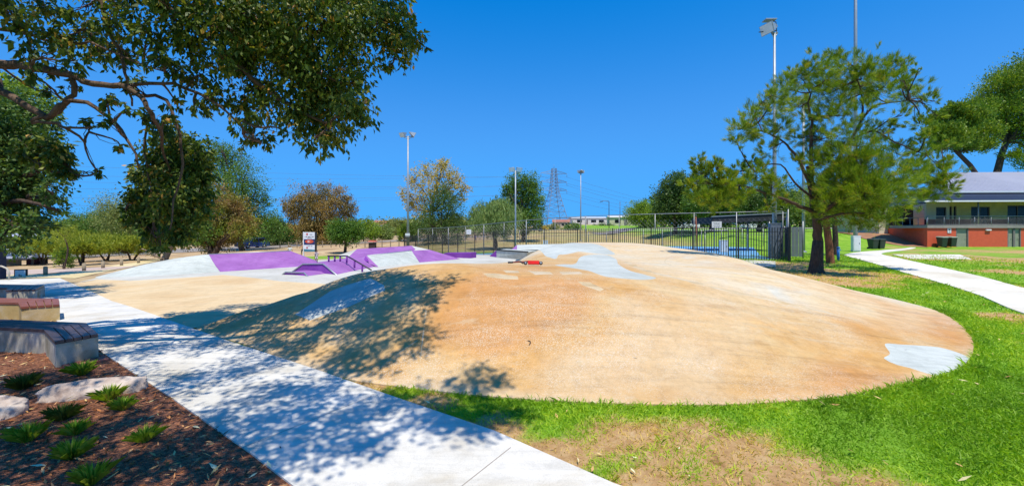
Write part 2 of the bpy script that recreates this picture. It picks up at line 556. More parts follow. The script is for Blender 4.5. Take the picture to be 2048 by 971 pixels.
# ------------------------------------------------------------------ mound
patch_polys = [
    # big grey blob near the top
    [(1150, 527), (1162, 513), (1185, 509), (1215, 510), (1232, 518), (1237, 528), (1258, 540), (1290, 549), (1312, 555), (1290, 559), (1240, 556), (1205, 551), (1180, 542), (1160, 538), (1135, 534), (1110, 530), (1128, 528)],
    # grey blob at the right end
    [(1770, 687), (1800, 688), (1850, 691), (1885, 695), (1925, 708), (1948, 726), (1942, 742), (1905, 753), (1870, 750), (1820, 735), (1795, 729), (1768, 716), (1780, 706)],
    # grey rectangle on the shaded left flank
    [(590, 628), (660, 582), (740, 556), (768, 570), (770, 580), (700, 612), (620, 640)],
    # grey blob at the back, top
    [(1040, 497), (1200, 490), (1155, 503), (1120, 509), (1085, 505)],
]
patches = [(tpoly(q, .07, i != 2), 1) for i, q in enumerate(patch_polys)]
worn = [
    [(965, 546), (990, 546), (1035, 552), (1037, 558), (1010, 558), (975, 553)],
    [(1005, 540), (1036, 541), (1040, 545), (1012, 545)],
    [(1055, 541), (1100, 543), (1106, 548), (1070, 549)],
    [(1118, 543), (1160, 543), (1166, 547), (1125, 549)],
    [(1155, 562), (1180, 564), (1208, 578), (1200, 582), (1165, 570)],
]
worn = [(tpoly(q, .07, False), 2) for q in worn]
# bleached back and right-hand part of the mound, beyond the valley line
bl = tpoly([(1236, 516), (1262, 532), (1320, 548), (1400, 566), (1500, 590), (1600, 612), (1700, 640), (1800, 655), (1900, 668)], .15, False)
bl_line = [tuple(T(*p)[:2]) for p in [(1250, 522), (1300, 543), (1400, 567), (1500, 590), (1600, 612), (1720, 640)]]
M_strip = M_white
def offset_strip(line, wd):
    L = spline(line, .12, closed=False); out1 = []; out2 = []
    for i, p in enumerate(L):
        a = L[max(i - 1, 0)]; b = L[min(i + 1, len(L) - 1)]
        dx, dy = b[0] - a[0], b[1] - a[1]; l = math.hypot(dx, dy) or 1
        ww = wd * (.55 + .45 * math.sin(i * 1.7) * math.sin(i * .53)) * min(1, (len(L) - i) / 12)
        out1.append((p[0] - dy / l * ww / 2, p[1] + dx / l * ww / 2)); out2.append((p[0] + dy / l * ww / 2, p[1] - dx / l * ww / 2))
    return out1 + out2[::-1]
strips = [(offset_strip(bl_line, .30), 2)]
for ln in ([(852, 620), (845, 680), (838, 740), (834, 768)], [(835, 680), (790, 710), (735, 752)], [(1372, 503), (1330, 520), (1360, 535)]):
    strips.append((offset_strip([tuple(T(*p)[:2]) for p in ln], .045), 2))
# bleached region polygon: everything of the mound beyond bl_line
back = [tuple(T(1150, 505)[:2])] + [tuple(p) for p in bl_line[:]] + [(9.9, 7.9), (12.2, 8), (14, 20), (13, 28), (-2, 28), (-2, 17)]
def mound_mat():
    """ochre paint fading to bleached ochre at the back and to bare concrete where wheels run; the border follows the mound's valley"""
    m, nt, b = new_mat('ochre_painted_mound')
    v = geo_vec(nt)
    n1 = noise_node(nt, .42, 8, .66, v, .6)
    c = ramp(nt, n1.outputs['Fac'], [(.28, (.46, .23, .065)), (.42, (.52, .295, .095)), (.53, (.56, .35, .14)), (.64, (.58, .41, .20)), (.78, (.60, .48, .30))])
    n2 = noise_node(nt, .42, 8, .66, geo_vec(nt, (1, 1, 1), (0, 0, 1)), .6)
    c2 = ramp(nt, n2.outputs['Fac'], [(.3, (.57, .39, .20)), (.5, (.65, .51, .31)), (.68, (.58, .56, .47))])
    at = nt.nodes.new('ShaderNodeAttribute'); at.attribute_name = 'bleach'
    n3 = noise_node(nt, 2.2, 6, .7, v, .5)
    ad = nt.nodes.new('ShaderNodeMath'); ad.operation = 'ADD'
    sb = nt.nodes.new('ShaderNodeMath'); sb.operation = 'MULTIPLY_ADD'; sb.inputs[1].default_value = .5; sb.inputs[2].default_value = -.25
    nt.links.new(n3.outputs['Fac'], sb.inputs[0]); nt.links.new(at.outputs['Fac'], ad.inputs[0]); nt.links.new(sb.outputs[0], ad.inputs[1])
    c = mixc(nt, ramp(nt, ad.outputs[0], [(.25, 0.0), (.8, 1.0)]), c, c2)
    wa = nt.nodes.new('ShaderNodeAttribute'); wa.attribute_name = 'wear'
    c = mixc(nt, ramp(nt, wa.outputs['Fac'], [(.55, 0.0), (.95, .55)]), c, (.585, .455, .29))
    c = mixc(nt, ramp(nt, wa.outputs['Fac'], [(.05, .75), (.45, 0.0)]), c, (.50, .235, .07))
    # long wheel streaks and rust-like drag marks
    s1 = noise_node(nt, 1.0, 7, .72, geo_vec(nt, (.35, 5.5, 1), (0, 0, .62)), .25)
    c = mixc(nt, .75, c, ramp(nt, s1.outputs['Fac'], [(.32, .68), (.46, .97), (.54, 1.02), (.68, 1.16)]), 'MULTIPLY')
    s2 = noise_node(nt, 7, 7, .8, v, .2)
    c = mixc(nt, .8, c, ramp(nt, s2.outputs['Fac'], [(.30, .72), (.5, 1.0), (.70, 1.15)]), 'MULTIPLY')
    # grey scuffing where bare cement shows through
    s7 = noise_node(nt, 1.7, 9, .78, geo_vec(nt, (.7, 1.6, 1), (0, 0, .9)), .9)
    c = mixc(nt, ramp(nt, s7.outputs['Fac'], [(.54, 0.0), (.72, .6)]), c, (.57, .49, .34))
    s8 = noise_node(nt, .9, 9, .8, geo_vec(nt, (.5, 2.6, 1), (0, 0, .55)), 1.2)
    c = mixc(nt, ramp(nt, s8.outputs['Fac'], [(.60, 0.0), (.64, .28), (.68, .05), (.8, .3)]), c, (.40, .20, .09))
    # worn-off paint: fine pale flecks clustered in patches
    s3 = noise_node(nt, 60, 4, .85, v); s4 = noise_node(nt, .8, 5, .6, geo_vec(nt, (1, 1, 1), (0, 0, 2)), .5)
    mu = nt.nodes.new('ShaderNodeMath'); mu.operation = 'MULTIPLY'
    nt.links.new(ramp(nt, s3.outputs['Fac'], [(.50, 0.0), (.60, 1.0)]), mu.inputs[0]); nt.links.new(ramp(nt, s4.outputs['Fac'], [(.42, .08), (.62, .95)]), mu.inputs[1])
    c = mixc(nt, mu.outputs[0], c, (.64, .57, .46))
    s5 = noise_node(nt, 130, 3, .8, v)
    c = mixc(nt, .5, c, ramp(nt, s5.outputs['Fac'], [(.30, .45), (.42, 1.0), (.6, 1.08)]), 'MULTIPLY')
    c = mixc(nt, 1.0, c, (.95, .925, .91), 'MULTIPLY')
    nt.links.new(c, b.inputs['Base Color'])
    b.inputs['Roughness'].default_value = .85
    b.inputs['Specular IOR Level'].default_value = .25
    s6 = noise_node(nt, 70, 6, .85, v)
    bump(nt, b, s6.outputs['Fac'], .55, .008)
    return m
M_mound = mound_mat()
mound = cdt_sheet('skate_mound', MOUT, lambda x, y: g(x, y) + mh(x, y), [M_mound, M_greyp, M_white], .17, inner=patches + worn + strips, skirt=.2)
co = np.empty(len(mound.data.vertices) * 3, np.float32); mound.data.vertices.foreach_get('co', co); co = co.reshape(-1, 3)
bd = polydist(co[:, 0], co[:, 1], back) * np.where(inpoly(co[:, 0], co[:, 1], back), 1, -1)
rim = np.clip(1 - polydist(co[:, 0], co[:, 1], MOUT[::3]) / .35, 0, 1) * .55
at = mound.data.attributes.new('bleach', 'FLOAT', 'POINT'); at.data.foreach_set('value', np.clip(np.maximum(.5 + bd / 1.6, rim), 0, 1).astype(np.float32))
wr = np.full(len(co), .5)
for px, py, rr_, k_ in ((1250, 745, .75, .55), (1120, 735, .6, .4), (1260, 620, .5, .45), (1330, 690, .9, .3), (1500, 700, .8, .25), (900, 760, .5, .3), (1480, 600, 1.2, .2), (1400, 740, .6, .3),
                        (1000, 600, 1.2, -.4), (930, 680, .6, -.25), (1120, 580, .9, -.3), (1700, 770, .7, -.5), (1840, 780, .5, -.5), (1890, 640, 1.2, -.45), (1960, 690, .8, -.4), (1550, 790, .6, -.35), (1300, 795, .4, -.3), (1050, 640, .7, -.3), (1650, 640, 1.2, -.2), (560, 700, .8, -.2)):
    q = T(px, py); wr += k_ * np.exp(-((co[:, 0] - q.x) ** 2 + (co[:, 1] - q.y) ** 2) / rr_ ** 2)
wr += .20 * pn(co[:, 0], co[:, 1], 0, 1.3)
at = mound.data.attributes.new('wear', 'FLOAT', 'POINT'); at.data.foreach_set('value', np.clip(wr, 0, 1).astype(np.float32))
tag(mound, kind='structure')

# ------------------------------------------------------------------ flat sheets: paths, skate floor, court, parking
def sheet(name, poly, mat, off, step, skirt=0.0, sm=True):
    o = cdt_sheet(name, poly, lambda x, y: g(x, y) + off, mat, step, skirt=skirt)
    return tag(o, kind='structure')
M_joint = simple('joint_dirt', (.34, .30, .25), (.25, .21, .17), 20, .95, world=True)
joints = []
_a, _b = Vector((.75, 2.96)), Vector((-7.2, 8.4)); _n = Vector((-.565, -.825))
for k in range(6):
    c0 = _a.lerp(_b, (k * 1.9 + .9) / (_b - _a).length) + _n * .03; c1 = c0 + _n * 1.52; t_ = Vector((-.825, .565)) * .005
    joints.append(([tuple(c0 - t_), tuple(c0 + t_), tuple(c1 + t_), tuple(c1 - t_)], 1))
cp_ = cdt_sheet('concrete_path', along(PATH), lambda x, y: g(x, y) + .035, [M_path, M_joint], .6, inner=joints, skirt=.09)
tag(cp_, kind='structure')
# the skate floor, faded ochre at the front and bare grey behind
FL = [(-7.2, 8.4), (-6.1, 7.72), (-5.2, 8.7), (-3, 10.5), (-1, 13), (1, 18)]
floor_p = [(-7.2, 8.42), (-6.2, 7.73), (-4.5, 8.6), (-1.2, 12), (.8, 17)] + [(-2, 17.5), (-5.5, 16)] + [tuple(G(*p)[:2]) for p in [(690, 572), (560, 563), (446, 550), (398, 554), (262, 562), (195, 559), (150, 566), (130, 574)]] + [(-11.2, 11.22)]
sheet('ochre_skate_floor', dens(floor_p, .4), M_peachf, .022, .6)
floor_g = [(-1.2, 14.5), (.8, 17), (1.2, 26), (2, 27), (-1, 36), (-6, 41), (-11, 37), (-15, 31), (-17.5, 27), (-19.5, 24), (-21.8, 21.5), (-20, 18.5), (-14, 14), (-8, 14)]
sheet('grey_skate_floor', dens(floor_g, .5), M_floor, .014, .8)
sheet('yellow_path', dens([tuple(G(*p)[:2]) for p in [(-60, 566), (0, 557), (110, 556), (150, 557), (195, 547), (245, 536), (330, 519), (330, 515), (240, 529), (180, 539), (100, 549), (0, 547), (-60, 550)]], .6), M_yellow, .024, .8)
MULCH = [(-9.45, 8.55), (-6.85, 6.7), (-3.74, 4.61), (-2.06, 3.45), (-.48, 2.3), (2.3, 0.35), (0, -3), (-8, -2), (-16, 3), (-22, 10), (-22, 16.5), (-19.2, 15.1), (-13.7, 11.35)]
def mulch_mat():
    m, nt, b = new_mat('bark_mulch')
    v = geo_vec(nt)
    vo = nt.nodes.new('ShaderNodeTexVoronoi'); vo.inputs['Scale'].default_value = 38; vo.inputs['Randomness'].default_value = 1
    mp = geo_vec(nt, (1, 2.2, 1), (0, 0, .7)); nt.links.new(mp, vo.inputs['Vector'])
    n = noise_node(nt, 6, 8, .8, v, .5)
    c = ramp(nt, n.outputs['Fac'], [(.3, (.10, .035, .015)), (.5, (.27, .10, .045)), (.7, (.44, .20, .10))])
    sep = nt.nodes.new('ShaderNodeSeparateColor'); nt.links.new(vo.outputs['Color'], sep.inputs[0])
    c = mixc(nt, .8, c, ramp(nt, sep.outputs[0], [(0, .35), (.6, 1.0), (1, 1.9)]), 'MULTIPLY')
    nt.links.new(c, b.inputs['Base Color']); b.inputs['Roughness'].default_value = .9
    bump(nt, b, vo.outputs['Distance'], 1.0, .03)
    return m
M_mulch = mulch_mat()
sheet('mulch_bed', along(MULCH), M_mulch, .02, .35)
M_court = simple('blue_court_acrylic', (.13, .36, .62), (.11, .32, .56), 1.2, .7, world=True)
M_line = simple('court_line_paint', (.75, .77, .78), (.65, .67, .68), 3, .7, world=True)
CY0, CY1 = 25.6, 44.0
sheet('blue_court', dens([(-7, 40), (6.0, 33.0), (17.0, CY0 + .3), (18.6, 30), (25.4, 42), (20, 46), (8, 46)], 1.0), M_court, .03, 1.2)
sheet('court_path', dens([(8, 25), (12, 22), (13.6, 20.6), (16.2, 24.6), (14, 27.2), (9, 31)], .6), M_floor, .016, .8)
# court lines
for pts in ([(10.0, 33.5), (18.5, 30.6)], [(10, 33.5), (15, 43), (24, 41)], [(15.5, 37.0), (21, 35)]):
    q = spline(pts, .6, closed=False) if len(pts) > 2 else dens(pts, .6)[:len(dens(pts, .6)) // 2 + 1]
    poly = [(p[0] + .03, p[1] + .04) for p in q] + [(p[0] - .03, p[1] - .04) for p in q[::-1]]
    vv = [(x, y, float(g(x, y)) + .036) for x, y in poly]
    n = len(q)
    tag(mesh_obj('court_line_marking', vv, [(i, i + 1, 2 * n - 2 - i, 2 * n - 1 - i) for i in range(n - 1)], M_line), kind='structure')
M_palec = concrete('bleached_footpath', (.66, .62, .54), (.56, .50, .40), (.72, .69, .62), streak=.2, speck=.2)
fp = [(2300, 690), (2048, 628), (1960, 592), (1880, 566), (1800, 543), (1740, 525), (1700, 514), (1690, 509), (1720, 504), (1760, 501), (1800, 497.5), (1822, 494.5), (1832, 495), (1810, 500), (1770, 505), (1765, 509), (1800, 517), (1880, 535), (1960, 553), (2048, 577), (2300, 640)]
fpw = [tuple(G(*p)[:2]) for p in fp]
sheet('footpath', spline(fpw, .5), M_palec, .03, .9, skirt=.06)
sheet('concrete_pad', dens([tuple(G(*p)[:2]) for p in [(1785, 509), (1920, 509.5), (1943, 518.5), (1822, 517.5)]], .8), M_palec, .03, 1.5, skirt=.06)
sheet('ramp_path', dens([(43.3, 41.6), (41.5, 42.5), (40.5, 46), (41.2, 50), (42.3, 54), (46.3, 54), (46.3, 50.1), (44.8, 46)], .6), simple('orange_block_paving', (.34, .17, .085), (.25, .12, .06), 2, .8, world=True), .045, .8)
M_asph = simple('sunbleached_asphalt', (.30, .26, .23), (.22, .19, .17), .8, .9, bstr=.4, world=True)
sheet('car_park', dens([(-130, 48), (-60, 52), (-44, 62), (-26, 68), (-10, 74), (0, 78), (0, 83), (-26, 76), (-52, 74), (-130, 62)], 3), M_asph, .06, 3)
sheet('car_park_lane', dens([(-80, 30), (-31, 26), (-27.5, 28), (-29, 31), (-80, 37)], 2), simple('pink_gravel_lane', (.52, .40, .33), (.42, .31, .25), 1, .9, world=True), .03, 2)
sheet('far_road', dens([(20, 92), (60, 84), (140, 80), (140, 92), (60, 96), (20, 103)], 4), M_asph, .08, 4)
# ------------------------------------------------------------------ skate features
def poly_faces(name, verts, faces, mats, fm=None, parent=None, label=None, cat=None, group=None):
    o = mesh_obj(name, verts, faces, mats, parent, fmat=fm)
    bm = bmesh.new(); bm.from_mesh(o.data); bmesh.ops.recalc_face_normals(bm, faces=bm.faces); bm.to_mesh(o.data); bm.free()
    return tag(o, label, cat, group)

# the long bank on the left: grey rounded end, purple main face
B0 = [P(185, 557, 20.4), P(262, 560, 19.6), P(330, 556, 19.9), P(398, 551, 20.2), P(446, 547, 20.8), P(589, 535.5, 22.3)]
T0 = [P(187, 555.5, 20.9), P(278, 531, 21.6), P(345, 517.5, 21.9), P(398, 510.5, 22.1), P(417.6, 508.4, 22.3), P(581, 501.5, 24.0)]
BK = [P(192, 553, 21.6), P(290, 528, 23.0), P(352, 516, 23.4), P(402, 509.5, 23.8), P(424, 507.6, 24.1), P(577, 501.1, 25.8)]
BKb = [Vector((v.x - .6, v.y + 1.2, float(g(v.x, v.y)) - .1)) for v in BK]
for l in (B0,):
    for v in l: v.z -= .06
endr = P(634, 522, 24.0); endr.z -= .05; endb = Vector((endr.x - .8, endr.y + 1.6, endr.z - .05))
L_, n_ = [], 6
bank = empty('skate_bank', (-15, 21.5, float(g(-15, 21.5))), label='long purple skate bank with a rounded grey end', cat='skate ramp')
def sub_strip(i0, i1, name, mat):
    vv = []; ff = []
    S = [B0, T0, BK, BKb]
    for i in range(i0, i1 + 1):
        col_ = []
        a, b_ = B0[i], T0[i]
        # slightly curved transition between floor and top edge
        for k in range(5):
            t = k / 4
            p = a.lerp(b_, t); p.z -= .10 * math.sin(PI * t) * (b_.z - a.z)
            col_.append(p)
        col_ += [BK[i], BKb[i]]
        vv += col_
    m = 7
    for i in range(i1 - i0):
        for k in range(m - 1):
            ff.append((i * m + k, (i + 1) * m + k, (i + 1) * m + k + 1, i * m + k + 1))
    o = poly_faces(name, [v - bank.location for v in vv], ff, mat, parent=bank)
    return o
sub_strip(0, 4, 'grey_face', M_greyp)
a_ = [B0[4], T0[4], BK[4], BKb[4], B0[5], T0[5], BK[5], BKb[5], endr, endb]
mid0 = [B0[4].lerp(T0[4], t) - Vector((0, 0, .09 * math.sin(PI * t))) for t in (0, .25, .5, .75, 1)]
mid1 = [B0[5].lerp(T0[5], t) - Vector((0, 0, .09 * math.sin(PI * t))) for t in (0, .25, .5, .75, 1)]
vv = mid0 + mid1 + [BK[4], BKb[4], BK[5], BKb[5], endr, endb]
ff = [(i, 5 + i, 6 + i, 1 + i) for i in range(4)] + [(4, 9, 12, 10), (10, 12, 13, 11), (9, 14, 15, 12), (12, 15, 13)] + [(5 + i, 14, 6 + i) for i in range(4)]
fm = [0] * 4 + [1, 0] + [0] * 6
poly_faces('purple_face', [v - bank.location for v in vv], ff, [M_purple, M_greyp], fm, bank)
cb = MB(); cb.tube([T0[4], T0[5]], .03, 8); cb.build('coping', M_steel, bank, ).location = -bank.location
for i_, c_ in enumerate(bank.children): pass

def trapezoid_box(name, BL, TL, TR, BR, V, label, cat, group, grey_edge=True):
    root = empty(name, (BR.x, BR.y, float(g(BR.x, BR.y))), label=label, cat=cat, group=group)
    for v in (BL, BR): v.z -= .06
    o = root.location
    f = [v - o for v in (BL, TL, TR, BR)]; bk = [v + V - o for v in (BL, TL, TR, BR)]
    poly_faces('side_face', f, [(0, 1, 2, 3)], M_purple_shade, parent=root)
    poly_faces('side_face', bk, [(0, 1, 2, 3)], M_purple_shade, parent=root)
    poly_faces('ramp_surface', f + bk, [(0, 4, 5, 1), (1, 5, 6, 2), (2, 6, 7, 3)], M_purple, parent=root)
    e = MB()
    off = Vector((0, -.012, .012))
    e.tube([v + off for v in f], .032, 6)
    e.build('edge_strip', M_steel, root)
    return root
fb = trapezoid_box('fun_box', P(583.6, 542, 19.3), P(606, 528, 18.9), P(646.6, 528, 18.0), P(685.6, 557, 16.9), Vector((.35, 4.3, 0)),
              'wide purple fun box with the black grind rail standing on it', 'skate box', 'purple fun boxes')
trapezoid_box('fun_box', P(557.6, 553, 17.9), P(571.5, 544, 17.7), P(608.6, 545.7, 17.2), P(624, 559.2, 16.3), Vector((1.0, 2.3, 0)),
              'low small purple fun box in front of the wide one', 'skate box', 'purple fun boxes')
# rail
rail = empty('grind_rail', P(669, 523, 19.5), label='black grind rail on purple posts running down the wide fun box', cat='rail')
ro = rail.location.copy()
tp = [P(655.5, 511.6, 19.9), P(694.5, 511.6, 19.4), P(742.5, 539.5, 17.7)]
m_ = MB(); m_.tube([tp[0] - ro, tp[1] - ro, tp[2] - ro], .032, 8); m_.build('rail_bar', M_black, rail)
for px, yt, yb, D in ((657.5, 512, 523.5, 19.9), (669.5, 512, 523.5, 19.75), (680.5, 512, 523.8, 19.6), (693.5, 512, 524.5, 19.4), (709, 520, 534.5, 18.85), (724.5, 529.5, 544, 18.3)):
    m_ = MB(); m_.tube([P(px, yb + 1.2, D) - ro, P(px, yt, D) - ro], .045, 8); m_.build('post', M_purple_shade, rail)

# the back pyramid with its purple and grey faces
pyr = empty('skate_pyramid', (-7, 24, float(g(-7, 24))), label='purple and pale grey skate pyramid beside the fence', cat='skate ramp')
po = pyr.location.copy()
def part_poly(root, name, pts, faces, mat, fm=None): return poly_faces(name, [p - root.location for p in pts], faces, mat, fm, root)
fA, fB, fC, fD = P(759, 535.5, 20.9), P(734, 511, 22.3), P(823, 501, 25.2), P(839.5, 525.5, 24.0)
part_poly(pyr, 'grey_bank', [fA, fB, fC, fD], [(0, 1, 2, 3)], M_greyp)
e_ = MB(); e_.tube([fB - po, fC - po], .03, 6); e_.build('coping', M_steel, pyr)
rB, rC = P(859, 499, 27.6), P(920, 516.5, 27.4); rC.z -= .03
part_poly(pyr, 'purple_bank', [fD, fC, rB, rC], [(0, 1, 2), (0, 2, 3)], M_purple)
uL, uR, uM = P(714, 497.7, 25.0), P(823, 491, 28.6), P(831, 497.7, 27.6)
lL = P(694, 516, 23.4); lM = P(738, 515.5, 23.2); lR = P(826, 502.5, 25.9)
part_poly(pyr, 'upper_purple_face', [lL, uL, uR, uM, lR, lM], [(0, 1, 5), (1, 2, 5), (2, 4, 5), (2, 3, 4)], M_purple)
part_poly(pyr, 'pale_corner', [uR, uM, lR, rB, fC], [(0, 1, 3), (1, 2, 3), (2, 4, 3)], M_floor)
wl = P(672, 511.5, 25.0)
part_poly(pyr, 'pale_wing', [wl, uL, lL], [(0, 1, 2)], M_floor)
bk1, bk2, bk3 = uL + Vector((-.8, 2.5, -.9)), uR + Vector((-.3, 1.6, -1.0)), rB + Vector((.2, 1.6, -1.0))
part_poly(pyr, 'rear_face', [wl, uL, uR, rB, bk1, bk2, bk3, rC], [(0, 1, 4), (1, 2, 5, 4), (2, 3, 6, 5), (3, 7, 6)], M_floor)
tA, tB, tC = P(725.5, 522, 21.6), P(731.6, 511.4, 22.0), P(738.5, 522.3, 21.3)
part_poly(pyr, 'end_triangle', [tA, tB, tC], [(0, 1, 2)], M_purple_shade)
part_poly(pyr, 'lower_purple_ramp', [tA, P(759, 535.3, 20.85), P(700, 520, 23.0), fB], [(0, 1, 3), (0, 3, 2)], M_purple)
# ledge
lg = MB()
def slab_from(fl, fr, back, h):
    q = [fl, fr, fr + back, fl + back]
    vv = [Vector((v.x, v.y, float(g(v.x, v.y)) - .05)) for v in q] + [Vector((v.x, v.y, fl.z if i in (0, 3) else fr.z)) for i, v in enumerate(q)]
    return vv
vv = slab_from(P(888, 506, 30), P(941.6, 505.2, 28.5), Vector((.3, 1.0, 0)), .4)
poly_faces('grind_ledge', vv, [(0, 1, 5, 4), (1, 2, 6, 5), (2, 3, 7, 6), (3, 0, 4, 7), (4, 5, 6, 7)], M_purple_shade, label='low dark purple grind ledge in front of the fence', cat='ledge')
# grey manual box with purple end
mbx = empty('manual_box', P(1020, 512, 20), label='pale grey skate box with purple end and black steel edge', cat='skate box')
mo = mbx.location.copy()
bl, br_, tl, tr = P(993, 512.3, 20.4), P(1049, 515.5, 19.2), P(993, 499.6, 20.4), P(1056, 503.6, 18.9)
bl.z -= .05; br_.z -= .1
bv = Vector((.5, 1.2, 0))
part_poly(mbx, 'body', [bl, br_, tr, tl, bl + bv, br_ + bv, tr + bv, tl + bv], [(0, 1, 2, 3), (1, 5, 6, 2), (5, 4, 7, 6), (3, 2, 6, 7)], M_greyp)
part_poly(mbx, 'purple_end', [P(979, 512, 20.6), bl, tl, tl + bv, P(979, 512, 20.6) + bv], [(0, 1, 2), (0, 2, 3, 4)], M_purple_shade)
e_ = MB(); e_.tube([tl - mo, tr - mo], .035, 6); e_.build('steel_edge', M_black, mbx)
# rear low bank with purple tip
rb = empty('rear_bank', P(1100, 490, 24.2), label='low pale bank with a small purple tip at the back of the mound', cat='skate ramp')
q = [P(1034, 489.3, 24.5), P(1200, 485.6, 24.5), P(1240, 489.5, 24.0), P(1240, 500, 22.5), P(1034, 499, 22.8)]
q2 = [v + Vector((0, 2.0, -.8)) for v in q[:3]]
part_poly(rb, 'bank_face', q + q2, [(0, 1, 2, 3, 4), (0, 5, 6, 1), (1, 6, 7, 2)], M_greyp)
part_poly(rb, 'purple_tip', [P(1022, 499.5, 22.8), q[4], q[0]], [(0, 1, 2)], M_purple)

# ------------------------------------------------------------------ kick scooter lying on the mound
M_red = simple('red_painted_metal', (.55, .012, .010), (.42, .01, .01), 12, .65, spec=.15)
sc = empty('kick_scooter', T(1052, 531), label='red kick scooter lying on its side on the mound', cat='scooter')
so_ = sc.location.copy(); Ds = so_.y
def sp(px, py, dz=0.0, dy=0.0):
    p = P(px, py, Ds + dy); z = mzs(p.x, p.y)
    return Vector((p.x, p.y, z + .045 + dz)) - so_
X0 = lambda px: (px - 1024) / FP * Ds - so_.x
def SP(px, dz, dy=0.0):
    x = (px - 1024) / FP * Ds; y = Ds + dy
    return Vector((x, y, mzs(x, y) + dz)) - so_
m_ = MB(); m_.add([SP(1056, .05, -.02), SP(1079, .05, .02), SP(1079, .12, .13), SP(1056, .12, .10), SP(1056, .03, .0), SP(1079, .03, .04), SP(1079, .10, .15), SP(1056, .10, .12)],
           [(0, 1, 2, 3), (4, 5, 6, 7), (0, 1, 5, 4), (1, 2, 6, 5), (2, 3, 7, 6), (3, 0, 4, 7)])
m_.build('deck', M_red, sc)
m_ = MB(); m_.tube([SP(1056, .10, .03), SP(1050, .09, .02), SP(1040, .09, .03), SP(1026, .07, .07)], [.022, .022, .018, .016], 8); m_.build('stem', simple('dark_red_tube', (.25, .03, .02), None, 9, .4), sc)
m_ = MB(); m_.tube([SP(1026, .07, .07), SP(1016, .06, .10)], .022, 8); m_.build('grip', M_black, sc)
m_ = MB(); m_.tube([SP(1040, .10, .02), SP(1046, .06, -.10)], .016, 8); m_.build('grip', M_black, sc)
for px, dy in ((1051, -.02), (1082, .06)):
    m_ = MB(); c_ = SP(px, .065, dy); nrm = Vector((.1, -.8, .6)).normalized()
    m_.tube([c_ - nrm * .012, c_ + nrm * .012], .045, 14); wv = m_.build('wheel', M_black, sc)
    m_ = MB(); m_.tube([c_ - nrm * .016, c_ + nrm * .016], .026, 12); m_.build('hub', M_steel, wv)
tw = MB(); t0 = T(1055, 683)
pts_ = [T(1055, 682), T(1060, 683), T(1061, 687), T(1058, 691)]
tw.tube([p + Vector((0, 0, .012)) for p in pts_], [.004, .008, .007, .004], 6)
tag(tw.build('twig', simple('dry_twig', (.09, .055, .035), None, 30, .9)), 'small hooked dark twig lying on the ochre slope', 'twig')

# ------------------------------------------------------------------ benches at the path
M_benchc = concrete('stained_bench_concrete', (.42, .38, .29), (.20, .17, .09), (.55, .51, .43), streak=.3, speck=.4, bstr=.4, big=2.2)
M_benchy = concrete('sandy_bench_concrete', (.50, .37, .15), (.40, .27, .09), (.60, .54, .42), streak=.3, speck=.5, bstr=.4, big=1.4)
def slat_mat(name, a, b):
    return simple(name, a, b, 5, .45, bstr=.2, bscale=30)
M_slatd = slat_mat('weathered_dark_slats', (.085, .058, .062), (.045, .034, .038))
M_slatr = slat_mat('red_brown_slats', (.30, .10, .055), (.19, .06, .035))
def bench(F, B, h, label, mc, ms):
    """angled bench between a front and a back line on the ground"""
    z0 = float(g(F[-1][0], F[-1][1])) + .01
    root = empty('bench', (F[-1][0], F[-1][1], z0), label=label, cat='bench', group='benches beside the path')
    o = root.location
    F = [Vector((p[0] - o.x, p[1] - o.y, 0)) for p in F]; B = [Vector((p[0] - o.x, p[1] - o.y, 0)) for p in B]
    body = MB(); n = len(F)
    body.prism([(v.x, v.y) for v in F] + [(v.x, v.y) for v in B[::-1]], -.5, h - .05)
    body.build('concrete_base', mc, root)
    sm = MB()
    for i in range(n - 1):
        a, b, c, d = F[i], F[i + 1], B[i + 1], B[i]
        m = 5
        for k in range(m):
            t0, t1 = (k + .05) / m, (k + .93) / m
            p = [a.lerp(d, t0), b.lerp(c, t0), b.lerp(c, t1), a.lerp(d, t1)]
            e = (p[1] - p[0]).normalized() * .014
            if i == n - 2: p[1] = p[1] + e; p[2] = p[2] + e
            else: p[1] = p[1] - e * .3; p[2] = p[2] - e * .3
            if k == 0:
                q_ = (a - d).normalized() * .018; p[0] = p[0] + q_; p[1] = p[1] + q_
            sm.prism([(v.x, v.y) for v in p], h - .043, h + .0015 * (k % 2), 0)
    sm.build('slats', ms, root)
    return root
bench([(-11.5, 6.80), (-7.18, 6.15), (-6.27, 5.5)], [(-11.5, 7.27), (-7.0, 6.58), (-6.10, 5.90)], .38,
      'big near bench with dark slats over a stained concrete base', M_benchc, M_slatd)
bench([(-14.5, 9.0), (-10.85, 8.8), (-10.2, 8.32)], [(-14.5, 9.55), (-10.55, 9.32), (-9.72, 8.6)], .38,
      'middle bench with red brown slats over a sandy yellow base', M_benchy, M_slatr)
bench([(-19, 12.7), (-15.6, 12.4), (-15.1, 11.95)], [(-19, 13.4), (-15.3, 13.1), (-14.4, 12.1)], .38, 'far bench with dark slats and pale base beside the shaded path', M_benchc, M_slatd)
